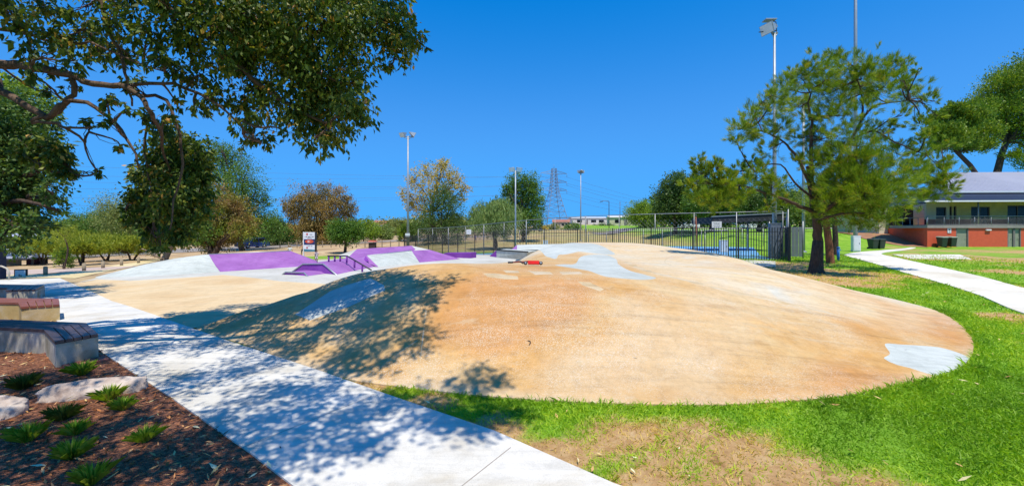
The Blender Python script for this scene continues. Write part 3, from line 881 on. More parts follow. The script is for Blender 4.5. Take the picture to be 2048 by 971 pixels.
# brick pads between the benches and the path
M_brick = simple('red_clay_paver', (.36, .13, .09), (.25, .08, .06), 4, .8, bstr=.3, world=True)
def pad(pts, label):
    root = empty('paver_strip', (pts[0][0], pts[0][1], float(g(*pts[0]))), label=label, cat='paving', group='red paver strips')
    o = root.location
    a, b, c, d = [Vector((p[0], p[1], float(g(*p)) + .045)) - o for p in pts]
    m = MB(); nu, nv = 9, 4
    for i in range(nu):
        for j in range(nv):
            u0, u1, v0, v1 = (i + .04) / nu, (i + .96) / nu, (j + .04) / nv, (j + .96) / nv
            f = lambda u, v: a.lerp(b, u).lerp(d.lerp(c, u), v)
            q = [f(u0, v0), f(u1, v0), f(u1, v1), f(u0, v1)]
            m.prism([(p.x, p.y) for p in q], -.05, q[0].z, 0)
    m.build('pavers', M_brick, root)
pad([(-6.95, 6.55), (-5.85, 5.82), (-6.1, 5.45), (-7.2, 6.15)], 'red paver strip between the near bench and the path')
pad([(-9.8, 8.5), (-8.6, 7.68), (-8.85, 7.3), (-10.05, 8.1)], 'red paver strip between the middle bench and the path')

# ------------------------------------------------------------------ rocks
M_rock = simple('pale_limestone', (.60, .50, .42), (.26, .18, .14), 5.5, .9, bstr=1.0, bscale=14)
def rock(c, d, seed, label):
    bm = bmesh.new(); bmesh.ops.create_icosphere(bm, subdivisions=5, radius=1)
    from mathutils import noise
    for v in bm.verts:
        p = v.co.copy()
        n = p.normalized()
        r = 1 + .12 * noise.noise(p * 1.3 + Vector((seed, 0, 0))) + .08 * noise.noise(p * 3.1 + Vector((0, seed, 0))) + .07 * noise.noise(p * 7 + Vector((0, seed, 0))) + .035 * noise.noise(p * 17)
        q = Vector((math.copysign(abs(n.x) ** .75, n.x), math.copysign(abs(n.y) ** .75, n.y), math.copysign(abs(n.z) ** .6, n.z))) * r
        # cleaved facets
        for fn, fd in ((Vector((.3, -.4, .85)).normalized(), .72), (Vector((-.5, -.7, .4)).normalized(), .85), (Vector((.8, -.3, .3)).normalized(), .95)):
            h_ = q.dot(fn) - fd - .06 * noise.noise(p * 2 + Vector((0, 0, seed)))
            if h_ > 0: q -= fn * h_ * .85
        v.co = Vector((q.x * d[0], q.y * d[1], q.z * d[2]))
    me = bpy.data.meshes.new('rock'); bm.to_mesh(me); bm.free()
    me.materials.append(M_rock)
    me.polygons.foreach_set('use_smooth', [True] * len(me.polygons))
    o = bpy.data.objects.new('rock', me); o.location = (c[0], c[1], float(g(c[0], c[1])) + d[2] * .35 + .02); o.rotation_euler = (0, 0, c[2])
    COL.objects.link(o)
    return tag(o, label, 'rock', 'limestone rocks in the mulch')
q = G(155, 795); rock((q.x + .12, q.y + .05, .35), (.48, .14, .12), 1.0, 'long flat pale rock lying in the mulch nearest the path')
q = G(25, 835); rock((q.x - .28, q.y - .02, .1), (.32, .19, .13), 5.0, 'shorter grey pink rock beside the long flat one')
# ------------------------------------------------------------------ fences
M_galv = simple('galvanised_pipe', (.30, .31, .32), (.22, .23, .24), 6, .45, .5)
M_galvf = simple('weathered_lamp_pole', (.36, .39, .43), (.28, .31, .35), 4, .5, .35)
def fence_run(name, pts, h, label, gap, post_every, group=None, rails=(.12, .88), bar=.019, spear=True):
    """steel picket fence; posts are parts, the pickets of one bay make one panel"""
    root = empty(name, (pts[0][0], pts[0][1], float(g(*pts[0]))), label=label, cat='fence', group=group)
    o = root.location.copy()
    for a, b in zip(pts[:-1], pts[1:]):
        a = Vector((a[0], a[1])); b = Vector((b[0], b[1])); L = (b - a).length
        nb = max(1, round(L / post_every))
        for i in range(nb):
            p0, p1 = a.lerp(b, i / nb), a.lerp(b, (i + 1) / nb)
            z0, z1 = float(g(p0.x, p0.y)), float(g(p1.x, p1.y))
            m = MB(); m.box((p0.x - o.x, p0.y - o.y, z0 - o.z + (h + .05) / 2 - .1), (.075, .075, h + .25), bev=.006); m.build('post', M_black, root)
            pm = MB(); n = max(2, int((p1 - p0).length / gap))
            for k in range(1, n):
                q = p0.lerp(p1, k / n); z = z0 + (z1 - z0) * k / n - o.z
                pm.tube([(q.x - o.x, q.y - o.y, z + .06), (q.x - o.x, q.y - o.y, z + h), (q.x - o.x, q.y - o.y, z + h + .05)], [bar * 1.3, bar * 1.3, .002], 4, smooth=False)
            for r in rails:
                pm.tube([(p0.x - o.x, p0.y - o.y, z0 - o.z + h * r), (p1.x - o.x, p1.y - o.y, z1 - o.z + h * r)], .022, 4, smooth=False)
            pm.build('picket_panel', M_black, root)
    q = pts[-1]; m = MB(); m.box((q[0] - o.x, q[1] - o.y, float(g(*q)) - o.z + (h + .05) / 2 - .1), (.09, .09, h + .25), bev=.006); m.build('post', M_black, root)
    return root
FC = (16.8, 24.3)      # the corner beside the court
FA = (-12.4, 46.0)     # far left end
FM = (0.2, 32.6)
fence_run('picket_fence', [FA, FM, FC], 2.05, 'long black steel picket fence between the skate park and the court', .135, 2.7)
fence_run('picket_fence', [(16.95, 24.4), (22.5, 32.5)], 2.1, 'short black picket fence running back from the corner of the court', .155, 2.7)
# dark screened fence behind the short run
M_screen = simple('dark_shade_cloth', (.022, .024, .028), (.012, .013, .016), 5, .9, world=True)
scf = empty('screen_fence', (17.3, 24.9, 0), label='dark windscreen fence with pale top rail behind the short pickets', cat='fence')
m_ = MB(); m_.add([(.2, .3, .35), (5.6, 8.3, .35), (5.6, 8.3, 2.35), (.2, .3, 2.35), (.16, .33, .35), (5.56, 8.33, .35), (5.56, 8.33, 2.35), (.16, .33, 2.35)], [(0, 1, 2, 3), (7, 6, 5, 4), (0, 4, 5, 1), (2, 6, 7, 3), (1, 5, 6, 2), (3, 7, 4, 0)]); m_.build('shade_cloth', M_screen, scf)
for k in range(5):
    m_ = MB(); m_.tube([(.1 + 1.36 * k, .3 + 2.02 * k, -.1), (.1 + 1.36 * k, .3 + 2.02 * k, 3.2)], .035, 8); m_.build('post', M_galv, scf)
m_ = MB(); m_.tube([(.1, .3, 3.2), (5.55, 8.4, 3.2)], .03, 8); m_.build('rail', M_galv, scf)
m_ = MB(); m_.tube([(.1, .3, 2.42), (5.55, 8.4, 2.42)], .03, 8); m_.build('rail', M_galv, scf)
# tall wire court fence: posts, rails and the mesh as crossing wires
cf = empty('court_fence', (-9.5, 42, float(g(-9.5, 42))), label='tall galvanised pipe and wire fence around the blue court', cat='fence')
co_ = cf.location.copy()
CP = [Vector((-10.2, 43.5)), Vector((1.2, 33.6)), Vector((17.2, 25.4))]
topz = lambda p: float(g(p.x, p.y)) + 2.75 + .35 * float(sstep((p.x + 6) / 14))
Lr = []
for a, b, n in ((CP[0], CP[1], 6), (CP[1], CP[2], 7)):
    for i in range(n): Lr.append(a.lerp(b, i / n))
Lr.append(CP[2])
for i, p in enumerate(Lr):
    m_ = MB(); m_.tube([(p.x - co_.x, p.y - co_.y, float(g(p.x, p.y)) - .1 - co_.z), (p.x - co_.x, p.y - co_.y, topz(p) - co_.z)], .03 if i % 2 == 0 else .022, 8); m_.build('post', M_galv, cf)
for hh, r_ in ((1.0, .024), (.52, .012)):
    m_ = MB(); m_.tube([(p.x - co_.x, p.y - co_.y, float(g(p.x, p.y)) * (1 - hh) + topz(p) * hh - co_.z) for p in Lr], r_, 6); m_.build('rail', M_galv, cf)
wm = MB()
for a, b in zip(Lr[:-1], Lr[1:]):
    L = (b - a).length; n = int(L / .30)
    for k in range(-8, n):
        for sg in (1, -1):
            t0, t1 = k * .30 / L, (k * .30 + 2.6) / L
            h0, h1 = 0, 2.6
            if t0 < 0: h0 = -t0 * L; t0 = 0
            if t1 > 1: h1 = 2.6 - (t1 - 1) * L; t1 = 1
            if h1 - h0 < .1: continue
            if sg < 0: h0, h1 = 2.6 - h0, 2.6 - h1
            p, q = a.lerp(b, t0), a.lerp(b, t1)
            wm.tube([(p.x - co_.x, p.y - co_.y, float(g(p.x, p.y)) + .1 + h0 - co_.z), (q.x - co_.x, q.y - co_.y, float(g(q.x, q.y)) + .1 + h1 - co_.z)], 0.0022, 3, cap=False, smooth=False)
wm.build('wire_mesh', M_galv, cf)
# far fence of the court, light pipe
for (pa, pb, lab) in (((9, 47), (27, 43), 'low pipe and wire fence at the far side of the blue court'), ((-6, 60), (26, 56), 'far pale pipe fence across the playing field')):
    ff_ = empty('pipe_fence', (pa[0], pa[1], float(g(*pa))), label=lab, cat='fence'); fo_ = ff_.location.copy()
    n = 9
    q = [Vector(pa).lerp(Vector(pb), i / n) for i in range(n + 1)]
    for p in q:
        m_ = MB(); z = float(g(p.x, p.y)) - fo_.z; m_.tube([(p.x - fo_.x, p.y - fo_.y, z - .1), (p.x - fo_.x, p.y - fo_.y, z + 1.9)], .03, 6); m_.build('post', M_galv, ff_)
    m_ = MB(); m_.tube([(p.x - fo_.x, p.y - fo_.y, float(g(p.x, p.y)) - fo_.z + 1.9) for p in q], .03, 6); m_.build('rail', M_galv, ff_)

# sign plates on the fence
M_signw = simple('white_sign_sheet', (.72, .73, .73), (.62, .63, .64), 5, .4)
M_ink = simple('dark_print', (.05, .05, .07), None, 9, .6)
def plate(px, py, D, w_, h_, label, lines=3, tilt=0.0):
    c = P(px, py, D); root = empty('sign_plate', c, tilt, label=label, cat='sign')
    m = MB(); m.box((0, 0, 0), (w_, .015, h_), bev=.003); m.build('plate', M_signw, root)
    m = MB()
    for k in range(lines):
        zz = h_ * (.30 - .6 * k / max(1, lines - 1)); ww = w_ * (.72 - .14 * (k % 2))
        x = -ww / 2
        rr = random.Random(k * 7 + int(px))
        while x < ww / 2 - .02:
            l = min(rr.uniform(.03, .12), ww / 2 - x); m.box((x + l / 2, -.010, zz), (l, .004, h_ * .055)); x += l + .03
    m.build('print', M_ink, root)
    return root
plate(937.5, 463.5, 35.8, .42, .42, 'small white notice on the wire fence near the willow', 3)
plate(1433.5, 449, 26.2, .58, .42, 'white notice hung on the fence over the blue court', 4, -.3)

# ------------------------------------------------------------------ poles
M_glass = simple('lamp_glass', (.75, .78, .80), (.6, .63, .66), 4, .15, .0)
M_dkm = simple('dark_lamp_housing', (.10, .11, .12), (.06, .065, .07), 8, .5, .3)
def floodlight_head(m_root, c, yaw, pitch, s, mat_body=M_galvf):
    R = Matrix.Translation(c) @ Matrix.Rotation(yaw, 4, 'Z') @ Matrix.Rotation(pitch, 4, 'X')
    m = MB()
    # tapered reflector housing: narrow back, wide front
    a, b, d = .30 * s, .22 * s, .42 * s
    v = [(-a * .5, -d * .5, -b * .4), (a * .5, -d * .5, -b * .4), (a * .5, -d * .5, b * .4), (-a * .5, -d * .5, b * .4), (-a, d * .5, -b), (a, d * .5, -b), (a, d * .5, b), (-a, d * .5, b)]
    m.add(v, [(0, 1, 2, 3), (0, 4, 5, 1), (1, 5, 6, 2), (2, 6, 7, 3), (3, 7, 4, 0)], 0, R)
    m.box((0, d * .5, 0), (2.1 * a, .03 * s, 2.1 * b), 0, R, .01 * s)
    m.box((0, -d * .62, 0), (a * .7, .18 * s, b * .6), 0, R, .01 * s)
    h_ = m.build('lamp_head', mat_body, m_root)
    m = MB(); m.box((0, d * .5 + .02 * s, 0), (1.9 * a, .012 * s, 1.9 * b), 0, R); m.build('lens', M_glass, h_)
    return h_
def flood_pole(px, D, ytop, r0, r1, heads, label, arm=.9, name='floodlight_pole', s=1.0, group='floodlight poles', base=None, cat='floodlight'):
    b = GD(px, D)
    H = CH - (ytop - HZ) / FP * D - b.z
    root = empty(name, b, label=label, cat=cat, group=group)
    m = MB(); m.tube([(0, 0, -.3), (0, 0, H * .5), (0, 0, H)], [r0, (r0 + r1) / 2, r1], 12); m.build('pole', M_galvf, root)
    m = MB(); m.tube([(0, 0, 0), (0, 0, .12)], [r0 * 2.1, r0 * 1.9], 12); m.build('base_collar', M_galvf, root)
    if heads:
        m = MB(); m.tube([(-arm, 0, H), (arm, 0, H)], .045 * s, 8); m.tube([(-arm, 0, H), (0, 0, H - .35)], .03 * s, 6); m.tube([(arm, 0, H), (0, 0, H - .35)], .03 * s, 6); m.build('cross_arm', M_galvf, root)
    for x, yaw, pitch in heads: floodlight_head(root, Vector((x, 0, H + .22 * s)), yaw, pitch, s)
    return root
fp1 = flood_pole(816, 48, 273, .16, .09, [(-.55, 2.6, -.5), (.55, -1.2, -.5)], 'tall floodlight pole at the left end of the picket fence', .6, s=1.25)
m_ = MB(); m_.box((0, -.2, 2.1), (.55, .03, .42), bev=.004); m_.build('notice', M_signw, fp1)
flood_pole(1031, 45, 342, .11, .07, [(-.35, 2.9, -.5), (.35, -2.7, -.5)], 'floodlight pole with two lamps in front of the dense green tree', .4, s=1.1)
flood_pole(1161.5, 62, 345, .11, .06, [(-.15, .6, -.4), (.2, -.4, -.4)], 'slim floodlight pole standing between pylon and street light', .3, s=1.0)
r5 = flood_pole(1549, 27.3, 66, .15, .075, [(-.30, 1.9, -.35)], 'tall grey floodlight pole with open bracket above the blue court', .2, s=1.5)
H5 = CH - (66 - HZ) / FP * 27.3 - GD(1549, 27.3).z
m_ = MB(); m_.tube([(.15, 0, H5 + .15), (-.95, .2, H5 + .15)], .035, 6); m_.tube([(-.05, 0, H5), (-.5, 0, H5 + .5), (-.6, 0, H5 + .2)], .03, 6); m_.tube([(.15, 0, H5), (.1, 0, H5 + .75), (-.4, 0, H5 + .9)], .03, 6); m_.build('bracket', M_dkm, r5)
m_ = MB(); m_.box((-.35, 0, H5 + .85), (.75, .5, .07), 0, Matrix.Rotation(-.0, 4, 'Y'), .02); m_.build('lamp_shield', M_galvf, r5)
flood_pole(1711, 36, -330, .17, .09, [(-.5, 3.1, -.5), (.5, 3.1, -.5)], 'tallest light pole rising out of the picture behind the large tree', .6, s=1.4)
flood_pole(1607, 34, 200, .12, .10, [(0, 2.7, -.4)], 'pale pole behind the large tree and the dark screen fence', .2, s=1.0)
# street light
b = GD(1218, 70); sr = empty('street_light', b, label='slim curved street light beyond the playing field', cat='street light'); H_ = CH - (402 - HZ) / FP * 70 - b.z
m_ = MB(); m_.tube([(0, 0, -.2), (0, 0, H_ - .1), (-.1, 0, H_), (-1.1, 0, H_ + .02), (-1.25, 0, H_ - .02)], [.08, .055, .05, .035, .035], 8); m_.build('pole', M_dkm, sr)
m_ = MB(); m_.box((-1.35, 0, H_ - .07), (.5, .2, .13), bev=.04); m_.build('lamp_head', M_dkm, sr)
# grey service box at the foot of the tall pole, electrical cabinets by the court
M_cab = simple('grey_cabinet_paint', (.16, .19, .22), (.12, .14, .17), 3, .55)
def cabinet(px, D, w_, d_, h_, label, mat=M_cab, ridged=True):
    root = empty('cabinet', GD(px, D), -.3, label=label, cat='cabinet', )
    m = MB(); m.box((0, 0, h_ / 2), (w_, d_, h_), bev=.02); m.build('body', mat, root)
    m = MB(); m.box((0, 0, h_ + .03), (w_ * 1.08, d_ * 1.08, .06), bev=.015); m.build('lid', mat, root)
    m = MB(); m.box((0, -d_ / 2 - .012, h_ * .5), (w_ * .84, .02, h_ * .86), bev=.006); m.build('door', mat, root)
    if ridged:
        m = MB(); m.tube([(w_ * .3, -d_ / 2 - .03, h_ * .5), (w_ * .3, -d_ / 2 - .05, h_ * .58)], .02, 6); m.build('handle', M_dkm, root)
    return root
cabinet(1549, 26.4, .62, .5, 2.3, 'tall blue grey cabinet beside the floodlight pole at the court', simple('blue_grey_steel', (.13, .17, .23), (.09, .12, .17), 2, .6))
cabinet(1447, 34, .6, .5, 1.0, 'low white cabinet standing on the far edge of the court', M_signw)
cabinet(1711.5, 35.4, .55, .45, 1.35, 'pale grey box at the foot of the tallest pole', M_signw)
cabinet(1091, 36, .42, .3, 1.15, 'small white box just behind the picket fence under the pylon', M_signw)
# ribbed wind screen panels next to the cabinet
rsn = empty('ribbed_screen', GD(1572, 27.2), -.35, label='ribbed grey metal screen beside the tall cabinet', cat='screen')
m_ = MB()
for k in range(9): m_.box((-.85 + k * .21, .012 * (k % 2), 1.12), (.19, .03, 2.0))
m_.build('panel', M_cab, rsn)
for x in (-.97, .97):
    m_ = MB(); m_.tube([(x, 0, 0), (x, 0, 2.5)], .04, 8); m_.build('post', M_galv, rsn)
# goal frame on the court
gr = empty('goal_frame', GD(1433, 27.6), -.35, label='pale pipe goal frame standing on the blue court', cat='goal')
for k, (a, b) in enumerate((((-.72, 0, 0), (-.72, 0, 1.8)), ((.72, 0, 0), (.72, 0, 1.8)))):
    m_ = MB(); m_.tube([a, b], .035, 8); m_.build('post', M_galv, gr)
m_ = MB(); m_.tube([(-.72, 0, 1.8), (-.66, 0, 1.9), (.66, 0, 1.9), (.72, 0, 1.8)], .035, 8); m_.build('crossbar', M_galv, gr)
# rusty pole
b = GD(1395, 28.6); rp = empty('rusty_pole', b, label='thin rust brown pole rising above the wire fence', cat='pole')
m_ = MB(); m_.tube([(0, 0, -.1), (-.12, 0, 2.95)], .05, 8); m_.build('pole', simple('rusty_steel', (.25, .09, .05), (.15, .05, .03), 8, .9), rp)
m_ = MB(); m_.tube([(-.12, 0, 2.9), (-.122, 0, 3.0)], .06, 8); m_.build('cap', M_dkm, rp)
# shade roof beyond the court
sh = empty('shade_roof', GD(1495, 36), label='flat dark shade roof with a pale edge behind the court', cat='shelter')
zt = CH - (430 - HZ) / FP * 36 - sh.location.z
m_ = MB(); m_.box((0, 1.5, zt - .32), (6.6, 4, .58), 0, Matrix.Rotation(-.05, 4, 'Y'), .02); m_.build('roof', M_screen, sh)
m_ = MB(); m_.box((0, -.53, zt + .02), (6.7, .08, .1), 0, Matrix.Rotation(-.05, 4, 'Y')); m_.build('roof_edge', M_galv, sh)
for x in (-3, 0, 3):
    m_ = MB(); m_.tube([(x, 0, -.1), (x, 0, zt - .5)], .06, 8); m_.build('post', M_galv, sh)

# ------------------------------------------------------------------ pylon and wires
M_pyl = simple('pylon_lattice_steel', (.22, .25, .30), (.16, .19, .24), 2, .6, .3)
DP = 250.0
pb = GD(1108, DP); HP = CH - (337 - HZ) / FP * DP - pb.z
pyl = empty('power_pylon', pb, .25, label='tall lattice power pylon standing far beyond the field', cat='pylon')
m_ = MB()
def pw(t):   # half width at height share t
    return 5.6 * (1 - t) ** 1.0 * .78 + 1.15 if t < .6 else 2.9 + (1.15 - 2.9) * (t - .6) / .4
lv = [0, .13, .24, .34, .43, .51, .58, .64, .70, .76, .82, .88, .94, 1.0]
pw = lambda t: 7.3 * (1 - t / .62) + 2.2 * (t / .62) if t < .62 else 2.2 - 1.0 * (t - .62) / .38
cr = lambda t: [Vector((sx * pw(t), sy * pw(t), t * HP)) for sx, sy in ((-1, -1), (1, -1), (1, 1), (-1, 1))]
for a, b in zip(lv[:-1], lv[1:]):
    A, B = cr(a), cr(b)
    for k in range(4):
        k2 = (k + 1) % 4
        m_.tube([A[k], B[k]], .17, 4, smooth=False); m_.tube([A[k], B[k2]], .09, 3, smooth=False); m_.tube([A[k2], B[k]], .09, 3, smooth=False); m_.tube([B[k], B[k2]], .09, 3, smooth=False)
m_.tube([(0, 0, HP), (0, 0, HP + 2.5)], .08, 4)
m_.build('tower', M_pyl, pyl)
armz = [.93, .78, .635]
for t in armz:
    for sx in (-1, 1):
        m_ = MB(); w0 = pw(t); e = Vector((sx * 8.6, 0, t * HP - .4))
        for sy in (-1, 1):
            m_.tube([(sx * w0, sy * w0, t * HP + 1.2), e], .1, 3, smooth=False); m_.tube([(sx * w0, sy * w0, t * HP - 1.2), e], .1, 3, smooth=False)
            m_.tube([(sx * w0, sy * w0, t * HP - 1.2), (sx * 5.2, sy * .6, t * HP + .4)], .07, 3, smooth=False)
        m_.build('cross_arm', M_pyl, pyl)
        m_ = MB(); m_.tube([e, e + Vector((0, 0, -2.2))], .12, 5); m_.build('insulator', M_pyl, pyl)
M_wire = simple('power_cable', (.10, .12, .15), None, 2, .6)
cR, sR = math.cos(.25), math.sin(.25)
wl_i = 0
names = ['highest', 'middle', 'lowest']
for ti, t in enumerate(armz):
    for sx in (-1, 1):
        e = Vector((pb.x + sx * 8.6 * cR, pb.y + sx * 8.6 * sR, pb.z + t * HP - 2.6))
        # left span towards a tower out of sight, right span falling away
        y_at = [(318, 343), (354, 372), (390, 412)][ti][0 if sx > 0 else 1]
        end = P(-160, y_at, 175)
        pts = []
        for k in range(21):
            s_ = k / 20; p = e.lerp(end, s_); p.z -= 4 * 2.2 * s_ * (1 - s_); pts.append(p)
        mo_ = pts[0].copy()
        root = empty('power_line', mo_, label=f'thin {names[ti]} power cable on the {"near" if sx < 0 else "far"} side of the pylon arms', cat='cable', group='cables strung from the pylon')
        m_ = MB(); m_.tube([p - mo_ for p in pts], .05, 3, cap=False); m_.build('left_span', M_wire, root)
        end = P(1500, [424, 437, 447][ti], 620); pts = []
        for k in range(17):
            s_ = k / 16; p = e.lerp(end, s_); p.z -= 4 * 9 * s_ * (1 - s_); pts.append(p)
        m_ = MB(); m_.tube([p - mo_ for p in pts], .06, 3, cap=False); m_.build('right_span', M_wire, root)

# ------------------------------------------------------------------ pavilion on the right
def brick_mat(name, a, b_, mort, s=1.0):
    m, nt, b = new_mat(name)
    tc = nt.nodes.new('ShaderNodeTexCoord'); mp = nt.nodes.new('ShaderNodeMapping'); nt.links.new(tc.outputs['Object'], mp.inputs['Vector'])
    sp_ = nt.nodes.new('ShaderNodeSeparateXYZ'); nt.links.new(mp.outputs[0], sp_.inputs[0])
    ad = nt.nodes.new('ShaderNodeMath'); ad.operation = 'ADD'; nt.links.new(sp_.outputs[0], ad.inputs[0]); nt.links.new(sp_.outputs[1], ad.inputs[1])
    cb_ = nt.nodes.new('ShaderNodeCombineXYZ'); nt.links.new(ad.outputs[0], cb_.inputs[0]); nt.links.new(sp_.outputs[2], cb_.inputs[1])
    br = nt.nodes.new('ShaderNodeTexBrick'); nt.links.new(cb_.outputs[0], br.inputs['Vector'])
    br.inputs['Color1'].default_value = rgb(a); br.inputs['Color2'].default_value = rgb(b_); br.inputs['Mortar'].default_value = rgb(mort)
    br.inputs['Scale'].default_value = 1; br.inputs['Brick Width'].default_value = .24 * s; br.inputs['Row Height'].default_value = .086 * s; br.inputs['Mortar Size'].default_value = .012
    n = noise_node(nt, 1.3, 6, .7, geo_vec(nt))
    c = mixc(nt, .6, br.outputs['Color'], ramp(nt, n.outputs['Fac'], [(.3, .75), (.6, 1.05)]), 'MULTIPLY')
    nt.links.new(c, b.inputs['Base Color']); b.inputs['Roughness'].default_value = .9
    return m
M_redw = simple('red_painted_block', (.66, .105, .045), (.58, .085, .035), 3, .8, bstr=.3, world=True)
M_ybrick = brick_mat('yellow_cream_brick', (.80, .64, .16), (.70, .54, .13), (.6, .54, .4))
M_cream = simple('cream_render', (.70, .65, .50), (.62, .57, .43), 1, .85, world=True)
M_roofm = simple('grey_roof_sheet', (.36, .37, .45), (.32, .33, .41), .6, .5, .2, world=True)
M_navy = simple('navy_roof_sheet', (.012, .02, .055), (.01, .015, .04), 2, .5)
M_dark = simple('dark_window_glass', (.012, .013, .016), (.008, .008, .01), 2, .2, spec=.25)
M_doorg = simple('greenish_grey_door', (.30, .31, .23), (.23, .24, .17), 2, .7, bstr=.2, world=True)
M_frame = simple('brown_grey_frame', (.20, .17, .16), (.15, .13, .12), 4, .7)
M_deck = simple('grey_deck_edge', (.32, .29, .26), (.24, .22, .20), 2, .8, world=True)
M_maroon = simple('maroon_lower_wall', (.16, .03, .035), (.12, .02, .025), 3, .8)
M_wht = simple('white_trim', (.72, .73, .74), (.64, .65, .66), 3, .5)
bx0, by0 = 43.6, 42.0
pav = empty('pavilion', (bx0, by0, .15), label='sports pavilion with red base, verandah and grey metal roof', cat='building')
def pbox(x0, x1, y0, y1, z0, z1, mat, name, parent=None, bev=0.0):
    m = MB(); m.box(((x0 + x1) / 2, (y0 + y1) / 2, (z0 + z1) / 2), (x1 - x0, y1 - y0, z1 - z0), bev=bev); return m.build(name, mat, parent or pav)
XL = 30.0
# base wall between its doors (px -> x at y=42)
X = lambda px, y=42.0: (px - 1024) / FP * y - bx0
d1a, d1b, d2a, d2b = X(1912), X(1937), X(2015), X(2042)
ZD = 1.98
for a, b in ((0, d1a), (d1b, d2a), (d2b, XL)): pbox(a, b, 0, .3, -.6, ZD, M_redw, 'base_wall')
pbox(3.2, XL, .31, 8, -.6, ZD - .02, M_redw, 'base_core')
m_ = MB(); m_.add([(0.02, .31, -.6), (2.9, 8.2, -.6), (2.9, 8.2, ZD), (.02, .31, ZD), (.32, .31, ZD), (3.2, 8.2, ZD), (.32, .31, -.6), (3.2, 8.2, -.6)], [(0, 1, 2, 3), (3, 2, 5, 4), (4, 5, 7, 6)]); m_.build('ramp_wall', M_redw, pav)
for a, b in ((d1a, d1b), (d2a, (d2a + d2b) / 2), ((d2a + d2b) / 2, d2b)):
    f_ = pbox(a, b, .1, .16, -.02, ZD, M_doorg, 'door')
    fm_ = MB()
    fm_.box((a + .05, .06, ZD / 2), (.1, .12, ZD)); fm_.box((b - .05, .06, ZD / 2), (.1, .12, ZD)); fm_.box(((a + b) / 2, .06, ZD - .05), (b - a, .12, .1)); fm_.build('frame', M_frame, f_)
    fm_ = MB(); fm_.tube([(b - .2, .08, .9), (b - .2, .03, .95), (b - .32, .03, .95)], .015, 6); fm_.build('handle', M_steel, f_)
pbox(-.1, XL, -.12, 4.1, ZD + .003, ZD + .26, M_deck, 'deck')
# wall of the upper storey at local y = 4
UY = 4.0
U = lambda px: (px - 1024) / FP * (42 + UY) - bx0
zU0, zU1 = ZD + .26, 5.7
zs = 3.0   # maroon dado up to
wins = [(U(1872), U(1893), 2.3, 4.4), (U(1899), U(1904.5), 2.3, 4.5), (U(1907), U(1913), 2.3, 4.5), (U(1942), U(1980), 2.3, 4.45), (U(2015), U(2058), 2.3, 4.6), (U(2090), U(2120), 2.3, 4.5)]
xs_ = [U(1853)] + [v for w_ in wins for v in w_[:2]] + [XL]
for i in range(0, len(xs_), 2):
    a, b = xs_[i], xs_[i + 1]
    pbox(a, b, UY, UY + .25, zU0, zs + .0, M_maroon, 'dado'); pbox(a, b, UY, UY + .25, zs + .003, zU1, M_ybrick if a > U(1895) else M_cream, 'upper_wall')
for a, b, z0, z1 in wins:
    pbox(a, b, UY, UY + .25, z1, zU1, M_ybrick if a > U(1895) else M_cream, 'lintel_wall')
    w_ = pbox(a, b, UY + .12, UY + .16, zU0, z1, M_dark, 'window')
    f_ = MB()
    for xx in ([a + .04, b - .04] + ([(a + b) / 2] if b - a > 1.5 else [])): f_.box((xx, UY + .09, (zU0 + z1) / 2), (.08, .07, z1 - zU0))
    f_.box(((a + b) / 2, UY + .09, z1 - .04), (b - a, .075, .08)); f_.build('frame', M_frame, w_)
pbox(U(1853) + 3, XL, UY + .26, 9, zU0, zU1, M_cream, 'core')
pbox(U(1825) , U(1853) - .01, UY + 1.5, 10, zU0 - 1, 5.2, M_dark, 'dark_porch')
# verandah roof and main roof
m_ = MB()
vz0, vz1 = 4.72, 6.0
m_.add([(X(1840) , -.6, vz0), (XL, -.6, vz0 + .1), (XL, UY + .3, vz1 + .1), (X(1880), UY + .3, vz1), (X(1840), -.6, vz0 - .06), (XL, -.6, vz0 + .04), (XL, UY + .3, vz1 + .04), (X(1880), UY + .3, vz1 - .06)],
       [(0, 1, 2, 3), (4, 5, 6, 7), (0, 1, 5, 4), (1, 2, 6, 5), (2, 3, 7, 6), (3, 0, 4, 7)]); m_.build('verandah_roof', M_navy, pav)
m_ = MB(); m_.box(((X(1836) + XL) / 2, -.66, vz0 + .02), (XL - X(1836), .09, .16), 0, Matrix.Rotation(-.0034, 4, 'Y')); m_.build('gutter', M_wht, pav)
m_ = MB(); m_.add([(X(1840), -.6, vz0 - .05), (X(1822), UY - 1, vz0 - .45), (X(1822), UY - 1, vz0 - .6), (X(1840), -.6, vz0 - .2), (X(1880), UY + .3, vz1 - .1)], [(0, 1, 2, 3), (0, 4, 1)]); m_.build('barge', M_navy, pav)
rz0, rz1, ry = 6.12, 9.6, 12.5
m_ = MB(); a0 = U(1868) + 1.0
m_.add([(a0, UY - .2, rz0), (XL, UY - .2, rz0 + .12), (XL, ry, rz1 + .1), (a0 + 9, ry, rz1), (a0 + 14, 2 * ry - UY, rz0), (XL, 2 * ry - UY, rz0), (a0, UY - .2, rz0 - .16), (XL, UY - .2, rz0 - .04)],
       [(0, 1, 2, 3), (3, 2, 5, 4), (0, 3, 4), (6, 7, 1, 0)]); m_.build('main_roof', M_roofm, pav)
m_ = MB()
for k in range(60):
    x = a0 + .5 + k * .62
    if x > XL: break
    t_ = min(1, (x - a0) / 9)
    m_.tube([(x, UY - .2, rz0 + .12 * (x - a0) / XL + .02), (x, UY - .2 + (ry - UY + .2) * t_, rz0 + (rz1 - rz0) * t_ + .03)], .025, 3, smooth=False)
m_.build('roof_ribs', M_roofm, pav)
m_ = MB(); m_.box(((a0 + XL) / 2, UY - .28, rz0 - .02), (XL - a0 + .2, .12, .2), 0, Matrix.Rotation(-.0036, 4, 'Y')); m_.build('gutter', M_wht, pav)
